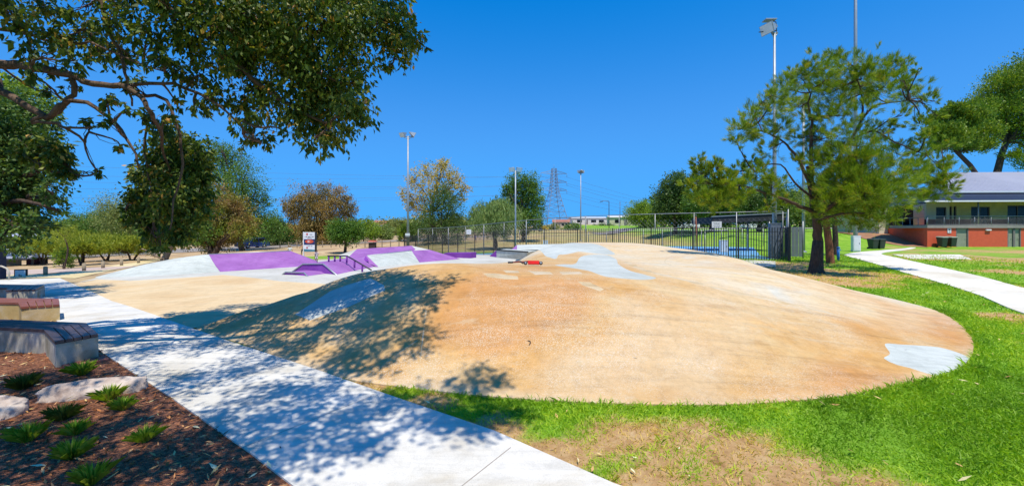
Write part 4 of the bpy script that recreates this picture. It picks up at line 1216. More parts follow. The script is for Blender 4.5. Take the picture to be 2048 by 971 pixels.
# left wing
pbox(U(1806), U(1836), UY + 3, 14, -.3, 5.6, M_cream, 'wing_wall')
pbox(U(1800), U(1852), UY + 2.6, 14.4, 5.6, 5.75, M_navy, 'wing_roof')
# posts under the verandah, balustrade
for px in (1956, 2052, 2140):
    m_ = MB(); m_.tube([(X(px), -.02, ZD + .2), (X(px), -.02, vz0)], .06, 8); m_.build('verandah_post', M_galv, pav)
bal = MB(); 
xr = X(1854)
posts_ = [X(p) for p in (1854, 1887, 1917, 1948, 1981, 2015, 2048, 2082, 2115)]
for x in posts_: bal.tube([(x, -.06, ZD + .1), (x, -.06, ZD + 1.22)], .03, 6)
bal.tube([(xr, -.06, ZD + 1.22), (XL, -.06, ZD + 1.26)], .04, 6); bal.tube([(xr, -.06, ZD + .33), (XL, -.06, ZD + .36)], .035, 6)
for k in range(6): bal.tube([(xr, -.06, ZD + .45 + k * .12), (XL, -.06, ZD + .47 + k * .12)], .009, 4)
bal.build('balustrade', M_galv, pav)
bal = MB()
for k in range(7):
    t_ = k / 6; x, y = -.05 + 2.9 * t_, .0 + 8.2 * t_
    bal.tube([(x, y, ZD), (x, y, ZD + 1.15)], .035, 6)
bal.tube([(-.05, 0, ZD + 1.15), (2.85, 8.2, ZD + 1.1)], .035, 6); bal.tube([(-.05, 0, ZD + .3), (2.85, 8.2, ZD + .3)], .03, 6)
bal.build('ramp_rail', M_galv, pav)
for px in (1787, 1795, 1803):
    m_ = MB(); xx = (px - 1024) / FP * 51.5 - bx0; m_.box((xx, 9.5, 2.9), (.16, .16, 2.4)); m_.build('yellow_post', simple('yellow_post_paint', (.60, .42, .06), None, 3, .6), pav)
m_ = MB(); m_.box((X(1975), -.08, ZD - .22), (1.0 * .55, .16, .16), bev=.05); m_.build('wall_lamp', M_wht, pav)
m_ = MB(); m_.box((X(1898), -.03, ZD - .28), (.38, .03, .5), bev=.004); sg_ = m_.build('wall_notice', M_signw, pav)
m_ = MB(); m_.box((X(1898), -.05, ZD - .18), (.2, .006, .14)); m_.box((X(1898) + .02, -.05, ZD - .4), (.12, .006, .06)); m_.build('print', M_ink, sg_)

# ------------------------------------------------------------------ wheelie bins
M_bing = simple('dark_green_bin_plastic', (.02, .045, .03), (.014, .03, .02), 5, .45)
M_binl = simple('pale_green_grey_lid', (.30, .36, .28), (.24, .30, .22), 5, .45)
M_binl2 = simple('dark_olive_lid', (.035, .05, .03), (.025, .035, .02), 5, .45)
def make_bin(label, group, lid):
    root = empty('wheelie_bin', (0, 0, 0), label=label, cat='bin', group=group)
    m = MB(); v = []
    for z, wx, wy in ((.06, .23, .22), (.9, .29, .31), (.98, .30, .33)):
        v += [(-wx, -wy, z), (wx, -wy, z), (wx, wy, z), (-wx, wy, z)]
    m.add(v, [(0, 1, 2, 3)] + [(4 * j + i, 4 * j + (i + 1) % 4, 4 * j + 4 + (i + 1) % 4, 4 * j + 4 + i) for j in range(2) for i in range(4)] + [(8, 9, 10, 11)])
    m.build('body', M_bing, root)
    m = MB(); m.add([(-.32, -.36, .985), (.32, -.36, .985), (.32, .36, 1.03), (-.32, .36, 1.03), (-.26, -.30, 1.06), (.26, -.30, 1.06), (.26, .30, 1.11), (-.26, .30, 1.11)],
                    [(3, 2, 1, 0), (4, 5, 6, 7)] + [(i, (i + 1) % 4, 4 + (i + 1) % 4, 4 + i) for i in range(4)]); m.build('lid', lid, root)
    m = MB(); m.tube([(-.24, .38, 1.0), (.24, .38, 1.0)], .022, 6); m.build('handle', M_bing, root)
    for s in (-1, 1):
        m = MB(); m.tube([(s * .21, .27, .1), (s * .27, .27, .1)], .1, 12); m.build('wheel', M_black, root)
    return root
bn = make_bin('dark green wheelie bin at the red wall, the one nearer the ramp', 'bins against the red wall', M_binl)
bn.location = (43.6 + X(1871), 41.35, .16)
b2 = copy_tree(bn); b2['label'] = 'dark green wheelie bin at the red wall, the one nearer the door'; b2.location = (43.6 + X(1889), 41.35, .16)
b3 = make_bin('dark wheelie bin on the grass, the one nearer the tall pole', 'bins standing on the grass', M_binl2); b3.location = GD(1746, 40); b3.rotation_euler.z = .1; 
b4 = copy_tree(b3); b4['label'] = 'dark wheelie bin on the grass, the one nearer the paved ramp'; b4.location = GD(1760, 40)
for b_ in (b3, b4): b_.scale = (1.05, 1.05, .95)
# blue bollard (drinking tap post)
bp = empty('tap_post', GD(1676.5, 25.2), label='bright blue tap post standing in the grass beside the footpath', cat='post')
M_blue = simple('bright_blue_paint', (.03, .20, .62), (.02, .15, .5), 6, .4)
m_ = MB(); m_.tube([(0, 0, -.1), (0, 0, .74)], .075, 14); m_.build('post', M_blue, bp)
m_ = MB(); m_.tube([(0, 0, .76), (0, 0, .80), (0, 0, .86)], [.09, .1, .06], 14); m_.build('cap', M_blue, bp)
m_ = MB(); m_.tube([(.07, 0, .66), (.16, 0, .66), (.17, 0, .62)], .02, 8); m_.build('spout', M_blue, bp)

# ------------------------------------------------------------------ cars
M_tyre = simple('tyre_rubber', (.02, .02, .02), None, 8, .9)
def make_car(name, loc, rz, paint, label, wagon=True, L=4.7, W=1.85, H=1.65, ute=False, group=None):
    root = empty(name, loc, rz, label=label, cat='car', group=group)
    hw = W / 2
    m = MB()
    prof = [(-L / 2, .35), (-L / 2 - .02, .72), (-L / 2 + .12, .92), (-L * .24, 1.02), (L * .44, 1.05), (L / 2 - .02, .95), (L / 2, .4), (L * .36, .28), (-L * .36, .28)]
    ins = [0, .0, .06, .04, .04, .05, 0, 0, 0]
    n = len(prof)
    v = [(x, -hw + i_, z) for (x, z), i_ in zip(prof, ins)] + [(x, hw - i_, z) for (x, z), i_ in zip(prof, ins)]
    m.add(v, [tuple(range(n))[::-1], tuple(range(n, 2 * n))] + [(i, (i + 1) % n, n + (i + 1) % n, n + i) for i in range(n)])
    body = m.build('body', paint, root)
    cab = [(-L * .22, 1.0), (-L * .08, H - .07), (-L * .02, H), (L * .34 if not ute else L * .12, H), (L * .45 if not ute else L * .17, 1.02)]
    nc = len(cab); tin = [.06, .2, .22, .22, .08]
    v = [(x, -hw + t, z) for (x, z), t in zip(cab, tin)] + [(x, hw - t, z) for (x, z), t in zip(cab, tin)]
    m = MB(); m.add(v, [tuple(range(nc))[::-1], tuple(range(nc, 2 * nc))] + [(i, (i + 1) % nc, nc + (i + 1) % nc, nc + i) for i in range(nc)]); m.build('cabin_glass', M_dark, root)
    m = MB(); x0, x1 = cab[1][0], cab[3][0]
    m.box(((x0 + x1) / 2 + .05, 0, H + .01), (x1 - x0, W - .42, .06), bev=.02)
    for s in (-1, 1):
        for k in range(nc - 1):
            a, b = cab[k], cab[k + 1]
            m.tube([(a[0], s * (hw - tin[k] + .004), a[1]), (b[0], s * (hw - tin[k + 1] + .004), b[1])], .035, 4, smooth=False)
        m.tube([(L * .1, s * (hw - .07), 1.0), (L * .1, s * (hw - .215), H)], .035, 4, smooth=False)
    m.build('roof', paint, root)
    if wagon and not ute:
        for s in (-1, 1):
            m = MB(); m.tube([(-.2, s * .62, H + .09), (L * .32, s * .62, H + .09)], .02, 6); m.build('roof_rail', M_steel, root)
    for sx in (-1, 1):
        for s in (-1, 1):
            c_ = Vector((sx * L * .31, s * (hw - .1), .33))
            m = MB(); m.tube([c_ + Vector((0, -.11, 0)), c_ + Vector((0, .11, 0))], .33, 18); wv = m.build('wheel', M_tyre, root)
            m = MB(); m.tube([c_ + Vector((0, s * .10, 0)), c_ + Vector((0, s * .125, 0))], .2, 12); m.build('rim', M_steel, wv)
    for s in (-1, 1):
        m = MB(); m.box((-L / 2 - .0, s * .62, .74), (.09, .32, .14), bev=.02); m.build('headlight', M_glass, root)
        m = MB(); m.box((L / 2 - .02, s * .72, .82), (.09, .2, .2), bev=.02); m.build('tail_light', M_red, root)
        m = MB(); m.box((-L * .17, s * (hw + .06), 1.05), (.12, .16, .12), bev=.03); m.build('mirror', paint, root)
    return root
def paint(name, c):
    m = simple(name, c, tuple(v * .93 for v in c), 1, .25); m.node_tree.nodes['Principled BSDF'].inputs['Coat Weight'].default_value = .5
    return m
P_blue = paint('blue_car_paint', (.025, .06, .22)); P_white = paint('white_car_paint', (.72, .73, .74)); P_grey = paint('grey_car_paint', (.25, .26, .28)); P_dark = paint('dark_car_paint', (.03, .03, .035))
c = GD(505, 66); make_car('parked_car', c, PI / 2 - .35, P_blue, 'blue wagon with roof rails parked behind the purple bank')
c = GD(72, 54); make_car('parked_car', c, .75, P_white, 'white car beside the shelter, half hidden by the wattles')
c = GD(1375, 88); c.z = float(g(c.x, c.y)); make_car('parked_car', c, .1, P_white, 'white car on the far road, left of the fence notice', group='cars on the far road')
c = GD(1505, 86); make_car('parked_car', c, .1, P_white, 'white car on the far road under the shade roof', group='cars on the far road')
c = GD(1550, 84); make_car('parked_car', c, .1, P_dark, 'dark car on the far road next to the white one', group='cars on the far road')
c = GD(1070, 120); make_car('parked_car', c, .0, P_dark, 'dark car far away below the pylon', group='cars on the far road')

# ------------------------------------------------------------------ park sign board
SB = GD(619, 33.0); sb = empty('park_sign', SB, .12, label='tall park information sign with a red oval on a navy band', cat='sign')
zt = CH - (464 - HZ) / FP * 33.0 - SB.z; zb = CH - (503 - HZ) / FP * 33 - SB.z; bw = .86
M_pnl = simple('white_sign_panel', (.74, .76, .78), (.68, .70, .72), 2, .4)
m_ = MB(); m_.box((0, 0, (zt + zb) / 2), (bw, .06, zt - zb), bev=.01); m_.build('panel', M_pnl, sb)
m_ = MB(); m_.box((-bw / 2 - .03, 0, zt / 2), (.07, .09, zt + .05)); m_.build('post', M_wht, sb)
m_ = MB(); m_.box((bw / 2 + .06, .02, zt / 2), (.13, .12, zt)); m_.build('post', M_black, sb)
h_ = zt - zb
def flat(name, poly, y, mat):
    n = len(poly); vv = [(x, y, z) for x, z in poly] + [(x, y + .006, z) for x, z in poly]
    m = MB(); m.add(vv, [tuple(range(n))[::-1], tuple(range(n, 2 * n))] + [(i, (i + 1) % n, n + (i + 1) % n, n + i) for i in range(n)]); return m.build(name, mat, sb)
zc = lambda t: zt - t * h_
flat('navy_band', [(-bw / 2 + .01, zc(.64)), (bw / 2 - .01, zc(.64)), (bw / 2 - .01, zc(.355)), (-bw / 2 + .01, zc(.355))], -.040, simple('navy_print', (.015, .03, .13), None, 3, .5))
ov = [(.33 * math.cos(a), zc(.475) + .155 * math.sin(a)) for a in np.linspace(0, 2 * PI, 28, endpoint=False)]
flat('red_oval', ov, -.048, simple('orange_red_print', (.70, .10, .04), None, 3, .5))
flat('white_stroke', [(-.12, zc(.42)), (-.08, zc(.42)), (-.08, zc(.53)), (-.12, zc(.53))], -.055, M_pnl)
flat('white_stroke', [(.0 + .09 * math.cos(a), zc(.475) + .07 * math.sin(a)) for a in np.linspace(.7, 5.6, 14)] + [(.0 + .06 * math.cos(a), zc(.475) + .045 * math.sin(a)) for a in np.linspace(5.6, .7, 14)], -.055, M_pnl)
flat('teal_band', [(-bw / 2 + .01, zc(.99)), (bw / 2 - .01, zc(.99)), (bw / 2 - .01, zc(.90)), (-bw / 2 + .01, zc(.86))], -.040, simple('teal_print', (.06, .22, .30), None, 3, .5))
flat('red_crest', [(-.24, zc(.05)), (-.12, zc(.05)), (-.12, zc(.13)), (-.18, zc(.17)), (-.24, zc(.13))], -.040, simple('crest_red', (.55, .06, .05), None, 3, .5))
flat('red_crest', [(-.18 + .07 * math.cos(a), zc(.79) + .07 * math.sin(a)) for a in np.linspace(0, 2 * PI, 12, endpoint=False)], -.040, simple('crest_red_small', (.55, .06, .08), None, 3, .5))
def word_row(z, x0, x1, hh, seed):
    m = MB(); rr = random.Random(seed); x = x0
    while x < x1:
        l = rr.uniform(.02, .05); m.box((x + l / 2, -.037, z + rr.uniform(-.008, .008)), (l, .006, hh * rr.uniform(.7, 1.1))); x += l + (.012 if rr.random() > .2 else .05)
    return m.build('lettering', M_ink, sb)
word_row(zc(.115), .02, .26, .05, 1); word_row(zc(.235), -.36, .34, .075, 2); word_row(zc(.305), -.15, .17, .05, 3); word_row(zc(.71), -.2, .24, .04, 4)

# ------------------------------------------------------------------ left side furniture
# shelter
sl_ = GD(22, 40); she = empty('picnic_shelter', sl_, .5, label='shelter with a grey hipped roof and dark posts at the left edge', cat='shelter')
zr0, zr1 = CH - (515 - HZ) / FP * 40 - sl_.z, CH - (497 - HZ) / FP * 40 - sl_.z
M_sroof = simple('pale_shelter_roof', (.40, .42, .52), (.33, .35, .45), 1.5, .5)
m_ = MB(); a = 2.3; rz_ = zr1
m_.add([(-a, -1.6, zr0), (a, -1.6, zr0), (a, 1.6, zr0), (-a, 1.6, zr0), (-.8, 0, rz_), (.8, 0, rz_)], [(0, 1, 5, 4), (1, 2, 5), (2, 3, 4, 5), (3, 0, 4), (3, 2, 1, 0)]); m_.build('roof', M_sroof, she)
m_ = MB(); m_.box((0, -1.62, zr0 - .06), (2 * a + .06, .06, .14)); m_.build('fascia', M_dkm, she)
for x in (-a + .3, a - .3):
    for y in (-1.3, 1.3):
        m_ = MB(); m_.box((x, y, zr0 / 2), (.14, .14, zr0)); m_.build('post', M_black, she)
m_ = MB(); m_.box((1.2, 1.2, .95), (1.2, .2, 1.9)); m_.build('dark_panel', simple('maroon_panel', (.10, .02, .05), (.05, .012, .03), 3, .8), she)
m_ = MB(); m_.box((-.6, 1.2, .7), (1.6, .2, 1.4)); m_.build('brick_panel', simple('cream_panel', (.45, .38, .26), None, 3, .8), she)
# small framed sign
fs = empty('framed_sign', GD(42, 24.5), .25, label='small white sign in a black frame beside the yellow path', cat='sign')
gz_ = fs.location.z; z1_ = CH - (538 - HZ) / FP * 24.5 - gz_; z0_ = CH - (558 - HZ) / FP * 24.5 - gz_
m_ = MB(); m_.box((0, 0, (z0_ + z1_) / 2), (.62, .08, z1_ - z0_), bev=.01); m_.build('frame', M_black, fs)
m_ = MB(); m_.box((.0, -.045, (z0_ + z1_) / 2), (.50, .01, (z1_ - z0_) * .82)); pn_ = m_.build('panel', M_pnl, fs)
m_ = MB(); m_.box((0, -.055, z0_ + .36 * (z1_ - z0_)), (.16, .008, .07), bev=.003); m_.box((-.05, -.055, z0_ + .48 * (z1_ - z0_)), (.07, .008, .04)); m_.build('print', M_ink, pn_)
for x in (-.27, .27):
    m_ = MB(); m_.box((x, .03, z0_ / 2 - .05), (.05, .05, max(.1, z0_ + .1))); m_.build('leg', M_black, fs)
# hoop rail
hr = empty('hoop_rail', GD(8, 21.5), .2, label='pale pipe hoop rail standing beside the framed sign', cat='rail')
M_pale = simple('pale_pipe', (.50, .46, .38), (.40, .36, .29), 5, .6)
m_ = MB(); m_.tube([(-.85, 0, -.1), (-.85, 0, .55), (-.75, 0, .72), (-.55, 0, .8), (-.1, 0, .78), (.12, 0, .66), (.22, 0, .45), (.22, 0, -.1)], .045, 8); m_.build('hoop', M_pale, hr)
dp = empty('dark_post', GD(2, 23), label='dark navy post at the very left edge behind the hoop rail', cat='post')
m_ = MB(); m_.box((0, 0, 1.1), (.28, .28, 2.2), bev=.01); m_.build('post', simple('navy_post', (.015, .02, .06), None, 4, .5), dp)
m_ = MB(); m_.box((0, 0, 2.22), (.32, .32, .05), bev=.01); m_.build('cap', M_dkm, dp)
# timber bollards along the parking
M_bol = simple('weathered_timber', (.34, .27, .18), (.22, .17, .11), 12, .9, bstr=.3)
bol = [(91, 24.5, 'first'), (168, 27.5, 'second'), (206, 30, 'third'), (243, 33, 'fourth'), (277, 36, 'fifth')]
proto = None
for px, D, nm in bol:
    lab = f'{nm} weathered timber bollard counting away from the framed sign'
    if proto is None:
        proto = empty('timber_bollard', GD(px, D), label=lab, cat='bollard', group='timber bollards along the gravel lane')
        m_ = MB(); m_.tube([(0, 0, -.1), (0, 0, .52)], .1, 10); m_.build('post', M_bol, proto)
        m_ = MB(); m_.tube([(0, 0, .52), (0, 0, .56)], [.1, .06], 10); m_.build('top_cap', M_bol, proto)
    else:
        o_ = copy_tree(proto); o_.location = GD(px, D); o_['label'] = lab
# post and wire fence on the sand rise
wf = empty('wire_fence', GD(680, 62), label='low timber post and wire fence along the sandy rise', cat='fence'); wo_ = wf.location.copy()
pp = [GD(px, 62 - (px - 560) * .03) for px in range(560, 806, 17)]
for p in pp:
    m_ = MB(); m_.box(p - wo_ + Vector((0, 0, .45)), (.11, .11, 1.1)); m_.build('post', M_bol, wf)
for hh in (.45, .85):
    m_ = MB(); m_.tube([p - wo_ + Vector((0, 0, hh)) for p in pp], .016, 4); m_.build('wire', M_galv, wf)
# red topped bin on the sand
rb_ = empty('litter_bin', GD(745, 52), label='dark litter bin with a red roof on the sandy rise', cat='bin')
m_ = MB(); m_.box((0, 0, .5), (.8, .7, 1.0), bev=.02); m_.build('body', simple('brown_bin_body', (.06, .04, .035), None, 4, .7), rb_)
m_ = MB(); m_.add([(-.55, -.5, 1.1), (.55, -.5, 1.1), (.55, .5, 1.1), (-.55, .5, 1.1), (-.3, -.25, 1.3), (.3, -.25, 1.3), (.3, .25, 1.3), (-.3, .25, 1.3)], [(3, 2, 1, 0), (4, 5, 6, 7)] + [(i, (i + 1) % 4, 4 + (i + 1) % 4, 4 + i) for i in range(4)]); m_.build('roof', simple('brick_red_cover', (.42, .08, .04), None, 3, .6), rb_)
# teal banner far behind
tb = empty('teal_booth', GD(658, 76), label='narrow teal green booth among the trees behind the sign', cat='booth')
m_ = MB(); m_.box((0, 0, 1.6), (1.0, 1.0, 2.6), bev=.03); m_.build('body', simple('teal_paint', (.02, .22, .25), (.015, .17, .2), 2, .6), tb)
m_ = MB(); m_.box((0, 0, 3.0), (1.25, 1.2, .14), bev=.03); m_.build('roof', simple('teal_dark', (.015, .13, .15), None, 2, .6), tb)

# ------------------------------------------------------------------ far sheds
def shed(px, D, w_, d_, h_, rh, rz, mw, mr, label, ys=None):
    b = GD(px, D); root = empty('shed', b, rz, label=label, cat='building')
    m = MB(); m.box((0, 0, h_ / 2 - .5), (w_, d_, h_ + 1)); m.build('wall', mw, root)
    m = MB(); a, b_ = w_ / 2 + .4, d_ / 2 + .4
    m.add([(-a, -b_, h_), (a, -b_, h_), (a, b_, h_), (-a, b_, h_), (-a, 0, h_ + rh), (a, 0, h_ + rh)], [(0, 1, 5, 4), (3, 4, 5, 2), (0, 4, 3), (1, 2, 5), (3, 2, 1, 0)]); m.build('roof', mr, root)
    for k in (-.3, .1, .32):
        m = MB(); m.box((w_ * k, -d_ / 2 - .02, h_ * .5), (w_ * .14, .08, h_ * .4)); wn_ = m.build('window', M_dark, root)
    m = MB(); m.box((-w_ * .1, -d_ / 2 - .02, h_ * .36), (w_ * .08, .08, h_ * .72)); m.build('door', M_frame, root)
    return root
M_tin = simple('pale_tin_wall', (.62, .60, .55), (.54, .52, .47), .4, .6, world=True)
shed(1256, 165, 16, 8, 3.2, .8, -.1, simple('cream_shed_wall', (.62, .55, .36), None, .5, .7), M_tin, 'long cream shed with a flat pale roof beyond the field')
shed(1175, 230, 20, 12, 3.4, 1.0, .05, M_tin, simple('pale_blue_grey_roof', (.5, .53, .56), None, .5, .6), 'wide pale warehouse far behind the slim floodlight pole')
shed(900, 150, 18, 9, 2.8, 1.0, .1, M_tin, M_tin, 'white sided house glimpsed through the trees behind the willow')
shed(790, 170, 16, 9, 3.5, 1.8, .1, M_tin, simple('terracotta_roof', (.34, .14, .08), None, .5, .7), 'far house with a terracotta roof behind the sandy rise')
shed(1122, 200, 8, 7, 2.4, 1.4, -.1, simple('tan_house_wall', (.45, .36, .26), None, .5, .7), simple('red_tile_roof', (.36, .15, .10), None, .5, .7), 'small house with red tiled roof below the pylon')
shed(115, 85, 14, 8, 2.6, .8, .5, simple('cream_hut_wall', (.5, .45, .35), None, .5, .7), M_sroof, 'low cream hut behind the wattle trees')
for px, D, hh, lab in ((1171, 120, 4.6, 'thin dark pole left of the street light'), (1240, 130, 8.0, 'thin dark pole above the cream shed'), (1094, 150, 9, 'thin pole close to the left leg of the pylon')):
    b = GD(px, D); o_ = empty('utility_pole', b, label=lab, cat='pole'); m_ = MB(); m_.tube([(0, 0, -.2), (0, 0, hh)], [.1, .07], 6); m_.build('pole', M_dkm, o_)
    m_ = MB(); m_.box((0, 0, hh - .3), (.5, .08, .08)); m_.build('cross_arm', M_dkm, o_)
# ------------------------------------------------------------------ trees
LEAFK = (2.0, 1.9, 1.4)
def leaf_mat(name, stops, trans=.35, rough=.5, spec=.35, patchy=0.0, pscale=.5, patch_col=None):
    """leaf colours differ from leaf to leaf (attribute rnd) and, where a kind has them, in dead or flowering patches"""
    m, nt, b = new_mat(name)
    at = nt.nodes.new('ShaderNodeAttribute'); at.attribute_name = 'rnd'
    stops = [(p_, tuple(min(.75, v * k_) for v, k_ in zip(c_, LEAFK))) for p_, c_ in stops]
    c = ramp(nt, at.outputs['Fac'], stops)
    if patchy:
        n = noise_node(nt, pscale, 4, .6, geo_vec(nt))
        f = ramp(nt, n.outputs['Fac'], [(.5 - .1, 0.0), (.5 + .12, patchy)])
        c = mixc(nt, f, c, patch_col)
    nt.links.new(c, b.inputs['Base Color'])
    b.inputs['Roughness'].default_value = rough
    b.inputs['Specular IOR Level'].default_value = spec
    tr = nt.nodes.new('ShaderNodeBsdfTranslucent')
    br = mixc(nt, 1.0, c, (1.3, 1.25, .55), 'MULTIPLY')
    nt.links.new(br, tr.inputs['Color'])
    mx = nt.nodes.new('ShaderNodeMixShader'); mx.inputs[0].default_value = trans
    out = nt.nodes['Material Output']
    nt.links.new(b.outputs[0], mx.inputs[1]); nt.links.new(tr.outputs[0], mx.inputs[2]); nt.links.new(mx.outputs[0], out.inputs['Surface'])
    return m
def bark_mat(name, a, b_, sc=5):
    m, nt, b = new_mat(name)
    v = geo_vec(nt, (sc, sc, sc * .22))
    n = noise_node(nt, 3, 8, .75, v, .6)
    nt.links.new(ramp(nt, n.outputs['Fac'], [(.32, b_), (.62, a)]), b.inputs['Base Color'])
    b.inputs['Roughness'].default_value = .9; b.inputs['Specular IOR Level'].default_value = .2
    bump(nt, b, n.outputs['Fac'], .9, .03)
    return m
K_bark = bark_mat('grey_brown_bark', (.20, .13, .09), (.06, .04, .03))
K_dark = bark_mat('dark_fissured_bark', (.11, .075, .055), (.03, .02, .016), 6)
K_red = bark_mat('reddish_bark', (.30, .12, .06), (.12, .045, .025), 5)
K_pale = bark_mat('pale_gum_bark', (.42, .33, .24), (.20, .14, .10), 3)
L_euc = leaf_mat('gum_leaves', [(0, (.018, .042, .009)), (.45, (.035, .068, .014)), (.72, (.085, .125, .022)), (.9, (.17, .17, .03)), (1, (.34, .19, .05))], .38, .5, .4)
L_dark = leaf_mat('dark_green_leaves', [(0, (.014, .038, .010)), (.6, (.035, .075, .016)), (1, (.09, .13, .03))], .28)
L_mid = leaf_mat('mid_green_leaves', [(0, (.025, .065, .012)), (.6, (.05, .11, .018)), (1, (.11, .17, .03))], .32)
L_light = leaf_mat('light_green_leaves', [(0, (.05, .10, .012)), (.6, (.10, .17, .018)), (1, (.19, .25, .03))], .35)
L_olive = leaf_mat('olive_green_leaves', [(0, (.06, .085, .03)), (.6, (.11, .14, .045)), (1, (.19, .21, .08))], .3)
L_wattle = leaf_mat('yellow_green_needles', [(0, (.07, .10, .015)), (.6, (.14, .18, .02)), (1, (.25, .26, .035))], .35)
L_rust = leaf_mat('green_leaves_with_rusty_flowers', [(0, (.05, .08, .015)), (.55, (.11, .14, .02)), (1, (.24, .24, .04))], .3, patchy=.85, pscale=.55, patch_col=(.27, .125, .05))
L_brown = leaf_mat('brown_green_needles', [(0, (.10, .07, .025)), (.6, (.19, .13, .05)), (1, (.30, .21, .09))], .3, patchy=.6, pscale=.3, patch_col=(.06, .085, .02))
L_gold = leaf_mat('golden_autumn_leaves', [(0, (.09, .11, .025)), (.4, (.22, .185, .04)), (.8, (.34, .25, .06)), (1, (.24, .27, .09))], .4)
L_willow = leaf_mat('grey_green_willow_leaves', [(0, (.05, .085, .03)), (.6, (.10, .15, .05)), (1, (.20, .25, .10))], .35)
L_casu = leaf_mat('sheoak_needles', [(0, (.035, .075, .006)), (.5, (.09, .155, .010)), (.85, (.18, .24, .018)), (1, (.32, .22, .06))], .36, .5, .3)
L_pine = leaf_mat('umbrella_pine_needles', [(0, (.03, .07, .008)), (.6, (.085, .14, .012)), (1, (.20, .25, .025))], .3)
L_grass = leaf_mat('grass_blades', [(0, (.07, .15, .010)), (.45, (.14, .26, .014)), (.8, (.24, .33, .025)), (1, (.36, .29, .12))], .35, .5, .3)
L_dry = leaf_mat('dry_fallen_leaves', [(0, (.22, .11, .05)), (.5, (.40, .27, .14)), (1, (.62, .50, .34))], .1, .6, .3)

def rand_dirs(n, r):
    v = r.normal(size=(n, 3)); return v / np.linalg.norm(v, axis=1, keepdims=True)
def leaves_mesh(name, pts, size, mat, r, aspect=.38, droop=.5, parent=None, outward=None, jitter=.35, fold=.12, tri=False, direc=None, rnd=None):
    """one small folded leaf at every point; droop > 0 lets tips hang, < 0 lets them stand up"""
    n = len(pts)
    if direc is None:
        d = rand_dirs(n, r)
        if outward is not None: d = d * .7 + outward * .6
        d[:, 2] -= droop
    else: d = direc + r.normal(size=(n, 3)) * jitter
    d /= np.linalg.norm(d, axis=1, keepdims=True) + 1e-9
    s = rand_dirs(n, r); s -= d * (s * d).sum(1, keepdims=True); s /= np.linalg.norm(s, axis=1, keepdims=True) + 1e-9
    nn = np.cross(d, s)
    L = size * r.uniform(.65, 1.3, (n, 1)); W = L * aspect * .5
    a = pts; t = pts + d * L
    m1 = pts + d * L * .45 + s * W + nn * L * fold; m2 = pts + d * L * .45 - s * W + nn * L * fold
    if tri:
        V = np.stack([a - s * W * .5, a + s * W * .5, t], 1).reshape(-1, 3); F = np.arange(3 * n).reshape(-1, 3)
    else:
        V = np.stack([a, m1, t, m2], 1).reshape(-1, 3); F = np.arange(4 * n).reshape(-1, 4)
    if rnd is None: rnd = r.random(n)
    return mesh_obj(name, V, F, mat, parent, attrs={'rnd': ('FACE', rnd)})

def clump_points(clumps, n_total, r, shell=.55, per_twig=16, spread=.16, flat=1.0, holes=.0, spray=0.0):
    """leaf positions gathered round twig ends that fill each clump unevenly"""
    vol = np.array([c[1] ** 2.2 * (c[2] if len(c) > 2 else 1) for c in clumps]); vol /= vol.sum()
    P_, O_, TW, R_ = [], [], [], []
    for (c, rad, *dn), v in zip(clumps, vol):
        nt_ = max(3, int(n_total * v / per_twig))
        d = rand_dirs(nt_, r); u = r.random((nt_, 1)) ** (1 / (1 + 2 * shell))
        wob = 1 + .28 * np.sin(d[:, :1] * 5 + c[0]) * np.sin(d[:, 1:2] * 4 + c[1] * 3) + .15 * np.sin(d[:, 2:3] * 9 + c[2] * 5)
        tw = d * u * rad * wob; tw[:, 2] *= flat
        tw = tw + np.array(c)
        if holes:
            k = pn(tw[:, 0], tw[:, 1], tw[:, 2], 1.6 / max(rad, .1)) > -1.1 + holes
            if k.sum() > 2: tw = tw[k]; d = d[k]
        nt_ = len(tw)
        k = r.poisson(per_twig, nt_).clip(2)
        i = np.repeat(np.arange(nt_), k)
        off = r.normal(size=(len(i), 3)) * rad * spread * r.uniform(.6, 1.3, (nt_, 1))[i]
        if spray:
            sd = d + r.normal(size=d.shape) * .35; sd[:, 2] += .5; sd /= np.linalg.norm(sd, axis=1, keepdims=True)
            off = off + sd[i] * (r.random((len(i), 1)) * spray * rad)
            d = sd
        P_.append(tw[i] + off); O_.append(d[i]); TW.append(tw); R_.append(np.clip(r.random(nt_)[i] * .45 + r.random(len(i)) * .62, 0, 1))
    return np.concatenate(P_), np.concatenate(O_), TW, np.concatenate(R_)

def limb(m, a, b_, r0, r1, rr, bend=.12, n=6, seg=7, rise=0.0):
    a = Vector(a); b_ = Vector(b_); L = (b_ - a).length
    pts = []
    o1 = Vector([rr.uniform(-1, 1) for _ in range(3)]) * L * bend
    o2 = Vector([rr.uniform(-1, 1) for _ in range(3)]) * L * bend * .5
    for i in range(n + 1):
        t = i / n
        p = a.lerp(b_, t) + o1 * math.sin(PI * t) + o2 * math.sin(2 * PI * t) + Vector((0, 0, rise * L * math.sin(PI * t)))
        pts.append(p)
    m.tube(pts, [r0 + (r1 - r0) * (i / n) ** .8 for i in range(n + 1)], seg, cap=True)
    return pts

